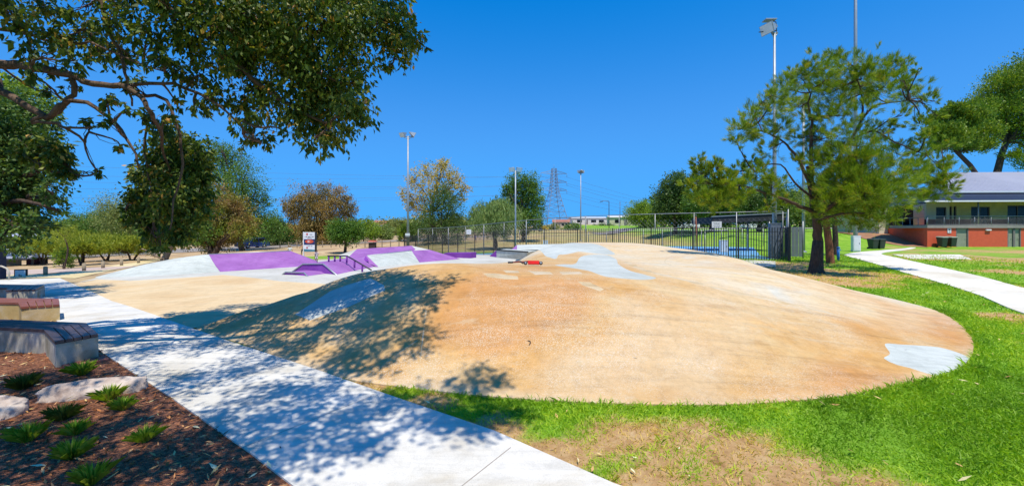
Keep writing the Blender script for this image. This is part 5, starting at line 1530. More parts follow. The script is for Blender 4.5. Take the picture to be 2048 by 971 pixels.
def tree(name, label, cat, base, clumps, leafm, barkm, n, size, trunk_r, fork=.35, seed=1, group=None, limbs=True, aspect=.4, droop=.4,
         per_twig=16, spread=.16, flat=1.0, holes=.0, shell=.6, tri=False, twigs=0, stems=1, up=None, trunk_top=None, trunk_pts=None):
    r = np.random.default_rng(seed); rr = random.Random(seed)
    base = Vector(base)
    root = empty(name, base, label=label, cat=cat, group=group)
    o = np.array(base)
    cl = [(tuple(np.array(c[0]) - o), *c[1:]) for c in clumps]
    cen = Vector(np.mean([c[0] for c in cl], axis=0)); low = min(c[0][2] - c[1] * .6 for c in cl)
    pts, outd, tws, rn = clump_points(cl, n, r, shell, per_twig, spread, flat, holes)
    if limbs:
        m = MB()
        if trunk_pts:
            tp_ = [Vector(p) - base for p in trunk_pts]; m.tube([tp_[0] - Vector((0, 0, .3))] + tp_, [trunk_r * 1.35] + [trunk_r * (1 - .5 * i / len(tp_)) for i in range(len(tp_))], 12)
            forks = tp_[-max(1, len(tp_) // 2):]
        else:
            forks = []
            for s in range(stems):
                f = Vector((cen.x * .5 + rr.uniform(-.3, .3) * (stems > 1) * 3, cen.y * .5 + rr.uniform(-.2, .2) * (stems > 1) * 3, max(.4, low + (cen.z - low) * fork)))
                st = Vector((rr.uniform(-.25, .25), rr.uniform(-.2, .2), -.3)) * (1 if stems > 1 else .3); st.z = -.3
                p = limb(m, st, f, trunk_r, trunk_r * .62, rr, .05, 6, 10)
                m.tube([p[0], p[0] + (p[1] - p[0]) * .35], [trunk_r * 1.5, trunk_r * 1.02], 10)
                forks += [p[-1], p[-2]]
        for i, (c, rad, *_) in enumerate(cl):
            c = Vector(c)
            f = min(forks, key=lambda q: (q - c).length + rr.uniform(0, .3) * rad)
            p = limb(m, f, c, trunk_r * .42, trunk_r * .12, rr, .10, 6, 6, .04)
            nb = 4
            tw = tws[i]
            for k in range(min(nb + twigs, len(tw))):
                q = Vector(tw[rr.randrange(len(tw))]); s_ = p[rr.choice([3, 4, 5, 6])]
                limb(m, s_, q, trunk_r * .13, trunk_r * .03, rr, .10, 4, 4)
        m.build('trunk', barkm, root)
    kw = {}
    if up is not None:
        dd = np.zeros_like(pts); dd += outd * up[0]; dd[:, 2] += up[1]; kw = dict(direc=dd, jitter=up[2])
    leaves_mesh('crown', pts, size, leafm, r, aspect, droop, root, outd, tri=tri, rnd=rn, **kw)
    return root

def pixcl(lst, D, jit=.0, seed=0, f=1.0):
    """crown clumps at distance D from picture columns and rows"""
    rr = random.Random(seed); out = []
    for c in lst:
        d = D + (c[3] if len(c) > 3 else 0) + rr.uniform(-jit, jit)
        out.append((tuple(P(c[0], c[1], d)), c[2] / FP * d * f, c[4] if len(c) > 4 else 1.0))
    return out

def blob_tree(label, px, D, top, w_px, leafm, n, size, seed, name='tree', cat='tree', group=None, barkm=None, bottom=None, k=9, stems=1, tr=None, **kw):
    """a free-standing tree: crown of k uneven clumps between the given top row and its lower edge"""
    rr = random.Random(seed); b = GD(px, D)
    ztop = CH - (top - HZ) / FP * D; W = w_px / FP * D / 2
    zbot = (CH - (bottom - HZ) / FP * D) if bottom else b.z + (ztop - b.z) * .22
    H = ztop - zbot; cl = []
    for i in range(k):
        a = 2 * PI * i / k * 2.4 + rr.uniform(-.5, .5); t = (i + .5) / k
        prof = math.sin(PI * (.16 + .74 * t)) ** .7
        rad = min(W, H) * rr.uniform(.32, .46) * (.6 + .55 * prof)
        rr_ = max(0, W * prof - rad * .8)
        cl.append(((b.x + math.cos(a) * rr_, b.y + math.sin(a) * rr_ * .8, zbot + rad * .8 + (H - 1.7 * rad) * t), rad))
    cl.append(((b.x, b.y, zbot + H * .5), min(W, H) * .5))
    return tree(name, label, cat, b, cl, leafm, barkm or K_dark, n, size, tr or max(.12, H * .028), seed=seed, group=group, stems=stems, **kw)

# ---- the great gum whose branches hang over the picture
D0 = 6.1
big_root = Vector((-9.2, 4.6, float(g(-9.2, 4.6))))
big = empty('gum_tree', big_root, label='large gum tree whose leafy branches hang over the path and the near benches', cat='tree')
bo = np.array(big_root)
dense_ = [(455, 50, 75), (520, 60, 80), (590, 70, 85), (650, 50, 80), (560, 130, 75), (620, 150, 75), (490, 130, 60), (660, 190, 70), (700, 215, 48), (720, 232, 34), (640, 235, 60), (590, 215, 55),
          (670, 270, 38), (630, 285, 30), (705, 165, 42), (700, 120, 45), (690, 60, 60), (540, 215, 50), (500, 200, 45), (735, 200, 20), (600, 20, 90), (500, 10, 80), (700, 0, 70), (400, 10, 60),
          (770, 40, 48), (800, 85, 42), (825, 80, 30), (848, 92, 16), (790, 120, 28), (760, 15, 55), (815, 30, 30), (735, 60, 30), (780, 132, 12)]
mid_ = [(510, 262, 30), (535, 285, 22), (480, 240, 35), (575, 265, 30), (495, 285, 18), (430, 200, 40), (400, 150, 45), (440, 110, 45), (380, 90, 50), (350, 140, 40), (390, 215, 28), (320, 110, 40), (300, 60, 50), (350, 40, 50),
        (250, 120, 38), (270, 170, 30), (210, 90, 45), (160, 60, 45), (230, 40, 45), (100, 70, 45), (60, 100, 40), (150, 120, 35), (110, 130, 30), (40, 50, 45), (20, 15, 50), (90, 15, 45), (170, 10, 40), (260, 5, 45), (330, 5, 45),
        (60, 150, 24), (205, 200, 26), (260, 215, 22), (140, 175, 24), (100, 185, 20), (290, 235, 24), (220, 245, 18), (240, 290, 14), (195, 342, 11), (175, 250, 14), (330, 235, 26), (350, 200, 22)]
hang_ = [(270, 390, 26), (262, 430, 18), (310, 320, 34), (380, 320, 40), (405, 345, 26), (330, 260, 30), (350, 410, 50), (310, 465, 28), (415, 385, 18), (365, 460, 26), (280, 350, 22), (318, 500, 14), (330, 300, 38), (355, 345, 48), (325, 385, 45), (375, 390, 45), (300, 420, 38), (340, 435, 40), (390, 345, 35), (362, 290, 36), (300, 350, 30), (345, 475, 24), (315, 455, 26), (285, 395, 25), (400, 300, 25), (395, 430, 24)]
left_ = [(95, 285, 22), (120, 320, 24), (70, 300, 30), (140, 345, 15), (115, 300, 20)]
ca = pixcl(dense_, 6.2, .45, 1); cb_ = pixcl(mid_, 5.7, .7, 2, .86); cc = pixcl(hang_, 7.6, .35, 3)
cd = pixcl(left_, 6.5, .3, 4)
# branches above the picture that shade the path and the slope: each over a shaded spot, along the sun
def over(px, py, hz, r, dn=1.0):
    q = T(px, py); k = (hz - q.z) / SUN.z
    return (tuple(q + SUN * k), r, dn)
ce = [over(300, 700, 5.6, .55), over(240, 680, 6.1, .55), over(420, 690, 5.9, .6), over(360, 770, 5.5, .55), over(480, 740, 6.0, .6), over(560, 790, 5.6, .55), over(640, 790, 6.3, .5), over(430, 850, 5.3, .55), over(520, 850, 5.8, .45),
      over(610, 860, 5.5, .55), over(700, 830, 6.2, .45), over(780, 810, 6.0, .42), over(540, 930, 5.2, .42), over(450, 920, 5.4, .35), over(690, 900, 5.6, .35), over(760, 880, 5.8, .3), over(870, 855, 6.2, .30),
      over(940, 765, 6.4, .40), over(1000, 760, 6.4, .2), over(930, 825, 6.2, .5), over(1010, 830, 6.3, .4), over(860, 800, 6.2, .42), over(960, 850, 6.1, .4), over(900, 830, 6.0, .45), over(200, 760, 5.5, .6), over(60, 760, 5.6, .6), over(250, 850, 5.0, .5), over(150, 900, 4.8, .45),
      over(350, 930, 4.8, .45), over(250, 950, 4.7, .4), over(20, 700, 5.8, .6), over(120, 690, 5.6, .5),
      over(30, 940, 4.4, .5), over(60, 870, 5, .5), over(330, 900, 4.8, .4), over(150, 960, 4.4, .4), over(0, 800, 5.0, .7), over(200, 720, 5.6, .45), over(410, 960, 4.6, .3), over(-60, 900, 5, .7), 
      over(450, 650, 6.4, .6), over(520, 690, 6.2, .55), over(600, 700, 6.4, .6), over(680, 720, 6.3, .5), over(560, 640, 6.7, .55), over(640, 660, 6.8, .55), over(720, 690, 6.6, .5), over(760, 640, 6.8, .55), over(700, 610, 6.9, .4), over(800, 600, 7, .5), over(840, 570, 7.2, .6), over(800, 585, 7.2, .6), over(760, 610, 7.0, .55), over(860, 600, 6.9, .4), over(720, 650, 6.6, .5),
      over(780, 560, 7.2, .42), over(895, 562, 7.3, .26), over(820, 660, 6.5, .42), over(830, 690, 6.4, .3), over(460, 615, 7.0, .45), over(520, 612, 7, .4), over(700, 740, 6.2, .35), over(770, 720, 6.3, .35), over(400, 640, 6.6, .4)]
r_ = np.random.default_rng(5)
S = []
for cl, n_, sz, hol in ((ca, 25000, .082, .72), (cb_, 6500, .078, .75), (cc, 15000, .088, .15), (cd, 1800, .08, .3), (ce, 40000, .085, .3)):
    cl_ = [(tuple(np.array(c[0]) - bo), *c[1:]) for c in cl]
    pts, od, tws, rn = clump_points(cl_, n_, r_, .35, 11, .17, 1.0, hol)
    S.append((pts, od, tws, rn, sz, cl_))
allp = np.concatenate([s[0] for s in S]); allo = np.concatenate([s[1] for s in S]); allr = np.concatenate([s[3] for s in S])
leaves_mesh('crown', allp, .096, L_euc, r_, .46, .75, big, allo * .5, rnd=allr)
m = MB(); rr = random.Random(9)
tt = [Vector(v) for v in ((0, 0, -.3), (.05, 0, .4), (.2, .1, 1.8), (.3, .2, 3.2), (.5, .3, 4.6), (.8, .5, 6.2), (1.5, .8, 7.6))]
m.tube(tt, [.52, .42, .36, .33, .28, .22, .14], 14)
def br(pxs, D, r0, r1, start=None):
    q = [P(x, y, D + dz) - big_root for x, y, *z in pxs for dz in [z[0] if z else 0]]
    if start is not None: q = [Vector(start)] + q
    sp = [q[0]]
    for i in range(len(q) - 1):
        p0 = q[max(0, i - 1)]; p1 = q[i]; p2 = q[i + 1]; p3 = q[min(len(q) - 1, i + 2)]
        for j in range(1, 4):
            t = j / 3
            v = .5 * ((2 * p1) + (p2 - p0) * t + (2 * p0 - 5 * p1 + 4 * p2 - p3) * t * t + (3 * p1 - p0 - 3 * p2 + p3) * t ** 3)
            sp.append(v + Vector([rr.uniform(-.02, .02) for _ in range(3)]))
    m.tube(sp, [r0 + (r1 - r0) * (i / len(sp)) for i in range(len(sp))], 8)
    return sp
lines = []
lines.append(br([(-120, 100), (0, 127), (43, 131), (82, 139), (143, 151), (186, 166), (242, 172), (277, 190), (303, 229), (320, 262, .6), (328, 305, 1.2), (342, 350, 1.6)], 5.7, .075, .012, (.32, .2, 3.4)))
lines.append(br([(-60, 150), (0, 180), (43, 203), (93, 233), (121, 212), (147, 200), (190, 216), (230, 245), (262, 292), (278, 335)], 5.6, .06, .01, (.25, .15, 2.4)))
lines.append(br([(93, 233), (65, 243), (112, 247), (143, 258), (182, 253)], 5.6, .028, .012))
lines.append(br([(143, 151), (150, 180), (130, 205), (105, 228)], 5.7, .035, .03))
lines.append(br([(170, -120), (203, 0), (216, 56), (242, 112), (255, 160), (262, 210)], 5.7, .04, .01, (1.5, .8, 7.5)))
lines.append(br([(200, -150), (320, 0), (359, 30), (415, 73), (467, 121), (530, 180), (600, 225), (660, 250)], 6.1, .075, .015, (.8, .5, 6.3)))
lines.append(br([(250, -120), (368, 8), (432, 17), (520, 40), (620, 62), (720, 62), (800, 88), (840, 95)], 6.2, .06, .012, (1.5, .8, 7.6)))
lines.append(br([(415, 73), (440, 60), (520, 100), (600, 130), (690, 170)], 6.1, .04, .012))
lines.append(br([(242, 172), (300, 165), (370, 175), (430, 205), (480, 250), (520, 285)], 5.8, .03, .008))
lines.append(br([(0, 60), (60, 70), (120, 90), (180, 85), (260, 120), (330, 140)], 5.6, .03, .008, (.5, .3, 4.8)))
lines.append(br([(277, 190), (330, 200), (360, 270), (365, 330), (350, 400), (340, 460)], 6.6, .03, .008))
lines.append(br([(303, 229), (290, 300), (300, 370), (310, 440)], 7.2, .02, .006))
allpts = [p for l in lines for p in l]
# high boughs over the path
for e in (((3.2, 1.0, 6.6)), ((3.8, -1.4, 5.9)), ((6.0, .2, 6.4)), ((7.6, -.6, 6.2)), ((2.4, -2.4, 5.4)), ((5.0, 2.2, 7.0)), ((7.0, 1.8, 7.2))):
    l = limb(m, tt[rr.choice([4, 5])], e, .13, .03, rr, .06, 10, 8, .06); allpts += l
for (pts, od, tws, rn, sz, cl_) in S:
    for c, tw in sorted(zip(cl_, tws), key=lambda z: Vector(z[0][0]).length):
        cvec = Vector(c[0]); f = min(allpts, key=lambda q: (q - cvec).length_squared)
        p = limb(m, f, cvec, .020, .008, rr, .14, 5, 5); allpts += p[2:]
        for k in range(min(len(tw), 16 if sz < .08 else 11)):
            q = Vector(tw[rr.randrange(len(tw))]); limb(m, p[rr.choice([1, 2, 3, 4, 5])], q, .0075, .0025, rr, .14, 3, 3)
m.build('trunk', K_bark, big)

# ---- dark tree at the left edge
sh_far = [over(150, 577, 5.5, 1.0), over(100, 570, 5.5, 1.1), over(190, 575, 5.6, .5), over(60, 580, 5.2, 1.1)]
tree('leafy_tree', 'dense dark green tree at the left edge behind the far bench', 'tree', GD(-150, 12),
     pixcl([(-40, 250, 80), (40, 300, 55), (10, 360, 60), (70, 350, 50), (50, 410, 50), (105, 385, 30), (30, 455, 42), (75, 450, 26), (-30, 430, 60), (90, 310, 35), (20, 240, 50), (-60, 350, 80), (-100, 280, 90), (50, 275, 30), (0, 480, 25), (115, 420, 14)], 12, .8, 3) + sh_far,
     L_dark, K_dark, 30000, .13, .3, seed=21, aspect=.5, droop=.4, per_twig=18, holes=.45, twigs=4)
tree('leafy_tree', 'lighter yellow green tree top showing behind the gum branches at the left edge', 'tree', GD(-120, 22),
     pixcl([(20, 185, 45), (60, 205, 45), (0, 230, 50), (40, 245, 40), (80, 230, 28), (-50, 200, 70), (-60, 280, 80), (20, 170, 30)], 22, 1.2, 3),
     L_light, K_dark, 9000, .22, .4, seed=22, aspect=.5, holes=.3)
# ---- the sheoak on the right
CX = lambda l, dz=0: [(1400 + .5767 * a[0], .5767 * a[1], .5767 * a[2], (a[3] if len(a) > 3 else 0)) for a in l]
sh_hi = CX([(420, 480, 45), (350, 480, 40), (240, 520, 35), (620, 450, 38), (540, 450, 38), (680, 530, 40), (480, 470, 40), (330, 560, 28), (380, 540, 32), (820, 400, 22), (840, 500, 28), (600, 500, 40), (320, 250, 22), (430, 280, 40), (610, 290, 45), (700, 280, 35), (250, 330, 30), (180, 440, 40), (560, 270, 40), (490, 360, 40), (380, 420, 35), (140, 450, 45), (190, 405, 45), (250, 370, 50), (300, 310, 50), (350, 270, 50), (400, 225, 40), (460, 215, 42), (520, 225, 45), (585, 230, 45), (650, 235, 40), (700, 235, 30), (760, 235, 20), (720, 320, 45), (780, 345, 30), (815, 350, 18),
            (640, 300, 50), (560, 310, 50), (480, 310, 50), (410, 330, 50), (340, 370, 45), (280, 440, 40), (430, 400, 45), (500, 400, 40), (580, 380, 36), (130, 500, 25), (200, 480, 28), (760, 430, 30), (700, 400, 26), (660, 440, 22), (800, 460, 24)], 0)
sh_lo = CX([(410, 570, 45, -1), (470, 545, 55, -1), (540, 545, 60, -1.5), (600, 570, 60, -1.5), (660, 610, 55, -1.5), (500, 640, 70, -1.5), (580, 670, 70, -2), (650, 690, 60, -2), (450, 700, 55, -1), (530, 740, 55, -1.5), (600, 755, 45, -1.5), (710, 650, 50, -1),
            (420, 740, 30, -.5), (430, 650, 45, -.5), (560, 610, 55, -1.2), (500, 600, 50, -1.2), (640, 740, 35, -1.5),
            (760, 560, 40), (820, 560, 35), (850, 600, 38), (800, 640, 45), (770, 690, 35), (840, 660, 40), (870, 640, 22), (740, 600, 40), (780, 510, 30), (860, 560, 22)], 0)
sh_le = CX([(200, 600, 35, -1), (250, 640, 35, -.8), (150, 650, 38, -1.5), (90, 640, 36, -1.8), (40, 620, 38, -2), (0, 600, 34, -2), (-30, 640, 28, -2.2), (60, 690, 38, -2), (10, 680, 34, -2), (110, 700, 30, -1.5), (-10, 560, 22, -2), (60, 580, 26, -2), (180, 560, 22), (130, 600, 26, -1), (290, 700, 22), (240, 720, 18, -1)], 0)
bs = G(1632, 546)
Dk = bs.y
shc = pixcl(sh_hi, Dk, 1.3, 5); shl = pixcl(sh_lo, Dk, .5, 6); she_ = pixcl(sh_le, Dk, .4, 7)
so2 = empty('sheoak', bs, label='large fine needled tree with a dark trunk standing at the edge of the mound', cat='tree')
bsn = np.array(bs); r_ = np.random.default_rng(31)
PP, OO, RR, TT, CC = [], [], [], [], []
for cl, n_, hol, sh_ in ((shc, 105000, .45, .35), (shl, 80000, .05, .5), (she_, 34000, .2, .45)):
    cl_ = [(tuple(np.array(c[0]) - bsn), *c[1:]) for c in cl]
    pts, od, tws, rn = clump_points(cl_, n_, r_, sh_, 60, .075, 1.0, hol, .38)
    PP.append(pts); OO.append(od); RR.append(rn); TT += tws; CC += cl_
PP = np.concatenate(PP); OO = np.concatenate(OO); RR = np.concatenate(RR)
dd = OO * 1.0; dd[:, 2] += .25
leaves_mesh('crown', PP, .175, L_casu, r_, .07, 0, so2, OO, direc=dd, jitter=.30, rnd=RR, fold=.03)
m = MB(); rr = random.Random(77)
q = lambda px, py, dz=0: P(px, py, Dk + dz) - bs
def sbr(l, r0, r1, n=8):
    pts = [q(*a) for a in l]; sp = [pts[0]]
    for i in range(len(pts) - 1):
        p0 = pts[max(0, i - 1)]; p1 = pts[i]; p2 = pts[i + 1]; p3 = pts[min(len(pts) - 1, i + 2)]
        for j in range(1, 5):
            t = j / 4; sp.append(.5 * ((2 * p1) + (p2 - p0) * t + (2 * p0 - 5 * p1 + 4 * p2 - p3) * t * t + (3 * p1 - p0 - 3 * p2 + p3) * t ** 3) + Vector([rr.uniform(-.025, .025) for _ in range(3)]))
    m.tube(sp, [r0 + (r1 - r0) * (i / len(sp)) ** .8 for i in range(len(sp))], n)
    return sp
FK = []
m.tube([Vector((0, 0, -.3)), Vector((0, 0, .02)), Vector((0, 0, .2)), Vector((.03, 0, .55)), q(1636, 480) * .98], [.42, .34, .28, .245, .20], 14)
FK += sbr([(1632, 525), (1636, 480), (1633, 440), (1627, 400), (1622, 360), (1618, 330)], .21, .11, 14)
FK += sbr([(1622, 360), (1622, 310), (1622, 270), (1623, 240), (1617, 205), (1628, 170)], .10, .02)
FK += sbr([(1622, 380), (1608, 340), (1590, 310), (1568, 285), (1535, 265), (1490, 255)], .09, .015)
FK += sbr([(1628, 400), (1650, 365), (1680, 310), (1705, 275), (1722, 240), (1726, 200), (1712, 150)], .11, .02)
FK += sbr([(1722, 240), (1745, 215), (1780, 205), (1820, 200)], .06, .015)
FK += sbr([(1700, 280), (1750, 262), (1790, 285), (1850, 310), (1890, 345)], .05, .01)
FK += sbr([(1633, 425, -.2), (1600, 412, -.5), (1567, 398, -.8), (1530, 385, -1), (1490, 372, -1.6), (1445, 366, -2)], .10, .02)
FK += sbr([(1625, 395, -.3), (1590, 365, -.4), (1560, 330, -.4), (1500, 335, -.6)], .06, .015)
FK += sbr([(1640, 430, -.4), (1680, 400, -1.4), (1730, 380, -1.6), (1800, 370, -.8)], .10, .02)
FK += sbr([(1633, 440, -.3), (1670, 430, -1.2), (1720, 425, -1.6), (1760, 430, -1.6)], .07, .02)
for c, tw in zip(CC, TT):
    cv = Vector(c[0]); f = min(FK, key=lambda z: (z - cv).length_squared)
    p = limb(m, f, cv, .035, .014, rr, .09, 6, 5)
    for k in range(min(len(tw), 9)):
        v = Vector(tw[rr.randrange(len(tw))]); limb(m, p[rr.choice([2, 3, 4, 5, 6])], v, .011, .004, rr, .12, 3, 3)
m.build('trunk', K_dark, so2)
# the two trunks behind it
def small_behind(px, py0, D, bark, r0, label, clp, lm, seed, lean=0):
    b = GD(px, D)
    tree('sheoak', label, 'tree', b, pixcl(clp, D, .6, seed), lm, bark, 9000, .24, r0, seed=seed, aspect=.09, per_twig=26, up=(.5, .5, .45), trunk_pts=[b, b + Vector((lean, 0, 1.2)), b + Vector((lean * 2.2, .1, 2.6)), b + Vector((lean * 2.5, .2, 3.8))])
small_behind(1661, 512, 23.0, K_red, .21, 'smaller tree with a reddish trunk just behind the large fine needled tree', [(1660, 385, 45), (1700, 400, 45), (1640, 410, 40), (1740, 420, 35), (1680, 430, 30)], L_casu, 41, -.1)
small_behind(1671, 495, 30.0, K_dark, .2, 'thin dark trunked tree at the back between the red trunk and the blue post', [(1680, 400, 45), (1720, 390, 40), (1650, 400, 45), (1760, 420, 30)], L_dark, 42, 0)
# ---- umbrella pines behind the pavilion
tree('umbrella_pine', 'spreading umbrella pine behind the pavilion roof at the right edge', 'tree', GD(2005, 66),
     pixcl([(2020, 165, 40), (2050, 150, 45), (2090, 140, 60), (1985, 195, 36), (1950, 215, 30), (2010, 215, 40), (2055, 205, 45), (2100, 210, 60), (1990, 245, 30), (2040, 250, 36), (2080, 270, 50), (1965, 250, 22), (2030, 310, 20), (2062, 320, 30), (1940, 235, 18)], 66, 3, 8),
     L_pine, K_dark, 60000, .34, .55, seed=51, flat=.5, aspect=.4, per_twig=24, holes=.35, up=(.4, .7, .4), trunk_pts=[GD(1985, 66), P(1993, 350, 66), P(2003, 310, 66), P(2012, 285, 66)], twigs=3)
tree('umbrella_pine', 'leaning umbrella pine between the fine needled tree and the pavilion roof', 'tree', GD(1990, 60),
     pixcl([(1900, 232, 26), (1925, 245, 30), (1880, 262, 26), (1955, 265, 30), (1905, 275, 28), (1930, 290, 24), (1870, 240, 20), (1945, 230, 24), (1890, 290, 18), (1968, 290, 20), (1915, 215, 16)], 60, 2, 9),
     L_pine, K_dark, 40000, .34, .36, seed=52, flat=.6, aspect=.4, per_twig=24, holes=.35, up=(.4, .7, .4), trunk_pts=[GD(1975, 60), P(1955, 352, 60), P(1940, 330, 60), P(1915, 305, 60), P(1908, 295, 60)])

# ---- the row behind, from left to right
# yellow-green wattles on the left
W = [(88, 40, 470, 120, 'low flat topped wattle beside the white car'), (160, 36, 478, 110, 'low wattle with leaning stems behind the first bollard'), (212, 44, 462, 120, 'bushy wattle under the hanging gum branch'), (262, 42, 466, 120, 'dense low wattle where the pale dead branch leans'),
     (130, 52, 455, 150, 'broad wattle in the second row behind the parked white car'), (30, 50, 474, 130, 'spreading wattle above the shelter roof')]
for i, (px, D, top, wp, lab) in enumerate(W):
    blob_tree(lab, px, D, top, wp, L_wattle, 15000, .20, 60 + i, 'wattle_tree', group='wattles along the gravel lane', bottom=512 if D < 50 else 500, k=9, stems=3, tr=.11, aspect=.28, per_twig=26, up=(.5, .5, .5), flat=.7, fork=.12, spread=.15)
blob_tree('young yellow green shrub with an upright stem by the lane', 126, 31, 492, 44, L_light, 2600, .13, 70, 'shrub', 'shrub', bottom=536, k=5, tr=.05, aspect=.3)
b = GD(128, 30.5)
tree('sapling', 'thin staked sapling with a dark stem in front of the wattles', 'tree', b, [((b.x, b.y, b.z + 2.6), .6), ((b.x + .5, b.y, b.z + 3.0), .5), ((b.x - .5, b.y, b.z + 3.1), .5)], L_wattle, K_dark, 1500, .14, .07, seed=71, aspect=.2)
blob_tree('tall olive green gum behind the wattles', 262, 62, 372, 150, L_olive, 14000, .26, 72, bottom=480, k=10, tr=.3)
blob_tree('mid green tree with open crown left of the olive gum', 205, 70, 412, 120, L_mid, 11000, .28, 73, bottom=480, k=9, tr=.3)
blob_tree('rounded dark tree far behind the shelter', 118, 74, 436, 80, L_dark, 8000, .28, 74, bottom=485, k=7)
blob_tree('pale grey green tree between the rounded dark one and the open crowned one', 165, 82, 428, 70, L_olive, 6000, .3, 75, bottom=480, k=7)
tree('leaning_tree', 'tree with a thick leaning trunk and pale bare limbs behind the bank', 'tree', GD(330, 40),
     pixcl([(335, 440, 30), (370, 450, 30), (395, 465, 28), (300, 455, 28), (350, 470, 26), (320, 480, 20)], 40, 1.5, 4), L_mid, K_pale, 7000, .2, .3, seed=76,
     trunk_pts=[GD(328, 40), P(338, 500, 40), P(350, 485, 40), P(358, 475, 40)], aspect=.4)
m_ = MB(); db = empty('dead_branch', GD(322, 39), label='pale dead forked branch leaning out at the foot of the leaning tree', cat='branch'); do_ = db.location
limb(m_, P(325, 518, 39) - do_, P(283, 497, 38.5) - do_, .11, .04, random.Random(1), .08); limb(m_, P(310, 514, 39) - do_, P(298, 505, 38.5) - do_, .07, .03, random.Random(2), .1); limb(m_, P(320, 512, 39) - do_, P(300, 512, 38) - do_, .07, .03, random.Random(3), .1)
m_.build('limb', K_pale, db)
tree('rusty_gum', 'bushy gum with rusty flower patches and forked dark trunks behind the bank', 'tree', GD(425, 43),
     pixcl([(440, 430, 42), (475, 445, 35), (405, 450, 36), (430, 400, 32), (455, 468, 30), (395, 475, 26), (482, 455, 22), (385, 425, 22), (420, 480, 28), (470, 410, 25), (440, 485, 20), (498, 440, 14), (370, 460, 18)], 43, 2, 5),
     L_rust, K_dark, 30000, .2, .34, seed=77, aspect=.42, per_twig=24, stems=3, fork=.1, spread=.14, twigs=4)
tree('tall_gum', 'tall dark green tree rising behind the rusty gum', 'tree', GD(485, 58),
     pixcl([(430, 310, 28), (460, 325, 36), (410, 345, 30), (490, 350, 34), (450, 370, 40), (510, 385, 30), (480, 400, 38), (530, 400, 18), (420, 330, 26), (500, 425, 35), (440, 295, 16), (470, 305, 18), (520, 440, 32), (495, 455, 30), (540, 455, 28), (400, 370, 26)], 58, 3, 6),
     L_mid, K_dark, 24000, .25, .4, seed=78, aspect=.45, holes=.3, twigs=3)
blob_tree('dense dark shrub to the right of the tall gum', 538, 74, 425, 90, L_dark, 11000, .26, 79, bottom=497, k=9, tr=.25)
blob_tree('low green trees gap filler shrub above the sandy verge', 575, 80, 452, 70, L_mid, 6000, .3, 80, 'shrub', 'shrub', bottom=485, k=6)['label'] = 'broad green shrub between the dark shrub and the park sign'
tree('brown_sheoak', 'wide brown tinged sheoak with drooping needles behind the park sign', 'tree', GD(645, 72),
     pixcl([(590, 405, 28), (620, 395, 28), (650, 392, 28), (680, 400, 26), (700, 420, 18), (600, 430, 26), (635, 425, 32), (670, 430, 32), (610, 455, 26), (645, 460, 32), (685, 460, 26), (660, 480, 24), (625, 478, 22), (578, 415, 14), (695, 395, 10)], 72, 3, 7),
     L_brown, K_dark, 30000, .36, .3, seed=81, aspect=.3, per_twig=26, droop=.8, holes=.1, stems=3, fork=.15)
blob_tree('dark tree with a single straight trunk right of the park sign', 689, 47, 437, 84, L_mid, 11000, .22, 82, bottom=486, k=7, tr=.2)
blob_tree('fresh green round shrub on the sandy rise', 728, 75, 434, 66, L_light, 7500, .26, 83, 'shrub', 'shrub', bottom=484, k=7)
blob_tree('drooping grey green bush beside the fresh green one', 765, 82, 446, 50, L_willow, 5000, .3, 84, 'shrub', 'shrub', bottom=484, k=6)
blob_tree('hazy pale green tree on the skyline over the sandy rise', 800, 100, 432, 44, L_olive, 5000, .34, 85, bottom=476, k=6)
blob_tree('yellow green shrub at the foot of the first floodlight pole', 818, 70, 440, 50, L_light, 5500, .26, 86, 'shrub', 'shrub', bottom=488, k=6)
tree('golden_tree', 'thin golden leaved tree with visible branches behind the first floodlight pole', 'tree', GD(868, 66),
     pixcl([(830, 360, 20), (855, 345, 22), (885, 340, 22), (815, 385, 18), (910, 355, 20), (930, 375, 14), (840, 395, 22), (870, 375, 24), (900, 380, 18), (820, 410, 16), (845, 425, 18), (925, 395, 12), (885, 328, 12)], 66, 2.5, 8),
     L_gold, K_bark, 9000, .26, .26, seed=87, aspect=.6, holes=.45, per_twig=12, fork=.2, twigs=10, stems=2)
tree('leafy_tree', 'dark olive tree growing in front of the golden one', 'tree', GD(890, 60),
     pixcl([(890, 385, 24), (870, 405, 26), (905, 410, 26), (885, 435, 32), (855, 445, 28), (920, 445, 24), (870, 465, 26), (905, 465, 26), (842, 462, 18), (940, 455, 16)], 60, 2, 9), L_dark, K_dark, 17000, .22, .35, seed=88, aspect=.45)
blob_tree('willow with long drooping grey green strands inside the fence', 988, 50, 388, 104, L_willow, 22000, .36, 89, 'willow_tree', bottom=474, k=11, tr=.3, aspect=.2, droop=2.2, per_twig=24, spread=.2)
tree('leafy_tree', 'dense rounded dark green tree left of the pylon', 'tree', GD(1045, 62),
     pixcl([(1030, 370, 22), (1055, 365, 22), (1020, 390, 18), (1070, 385, 20), (1045, 400, 28), (1072, 415, 18), (1030, 425, 24), (1062, 435, 24), (1040, 450, 20), (1075, 445, 14), (1012, 375, 9), (1080, 400, 10)], 62, 2, 10), L_mid, K_dark, 22000, .24, .4, seed=90, aspect=.5)
for i, (px, D, top, wp, lm, lab) in enumerate([(1105, 150, 446, 34, L_olive, 'low olive bush on the skyline under the pylon'), (1145, 140, 443, 40, L_mid, 'green bush between pylon and slim pole on the skyline'), (1213, 150, 445, 40, L_mid, 'small green tree beside the cream shed'),
                                            (1192, 170, 447, 26, L_dark, 'dark small bush beside the street light'), (1080, 135, 448, 30, L_gold, 'dry yellow bush at the foot of the pylon')]):
    blob_tree(lab, px, D, top, wp, lm, 2200, .5, 100 + i, 'shrub', 'shrub', bottom=466, k=5)
blob_tree('bright green rounded tree right of the cream shed', 1290, 95, 397, 84, L_light, 13000, .36, 91, bottom=456, k=10, tr=.35)
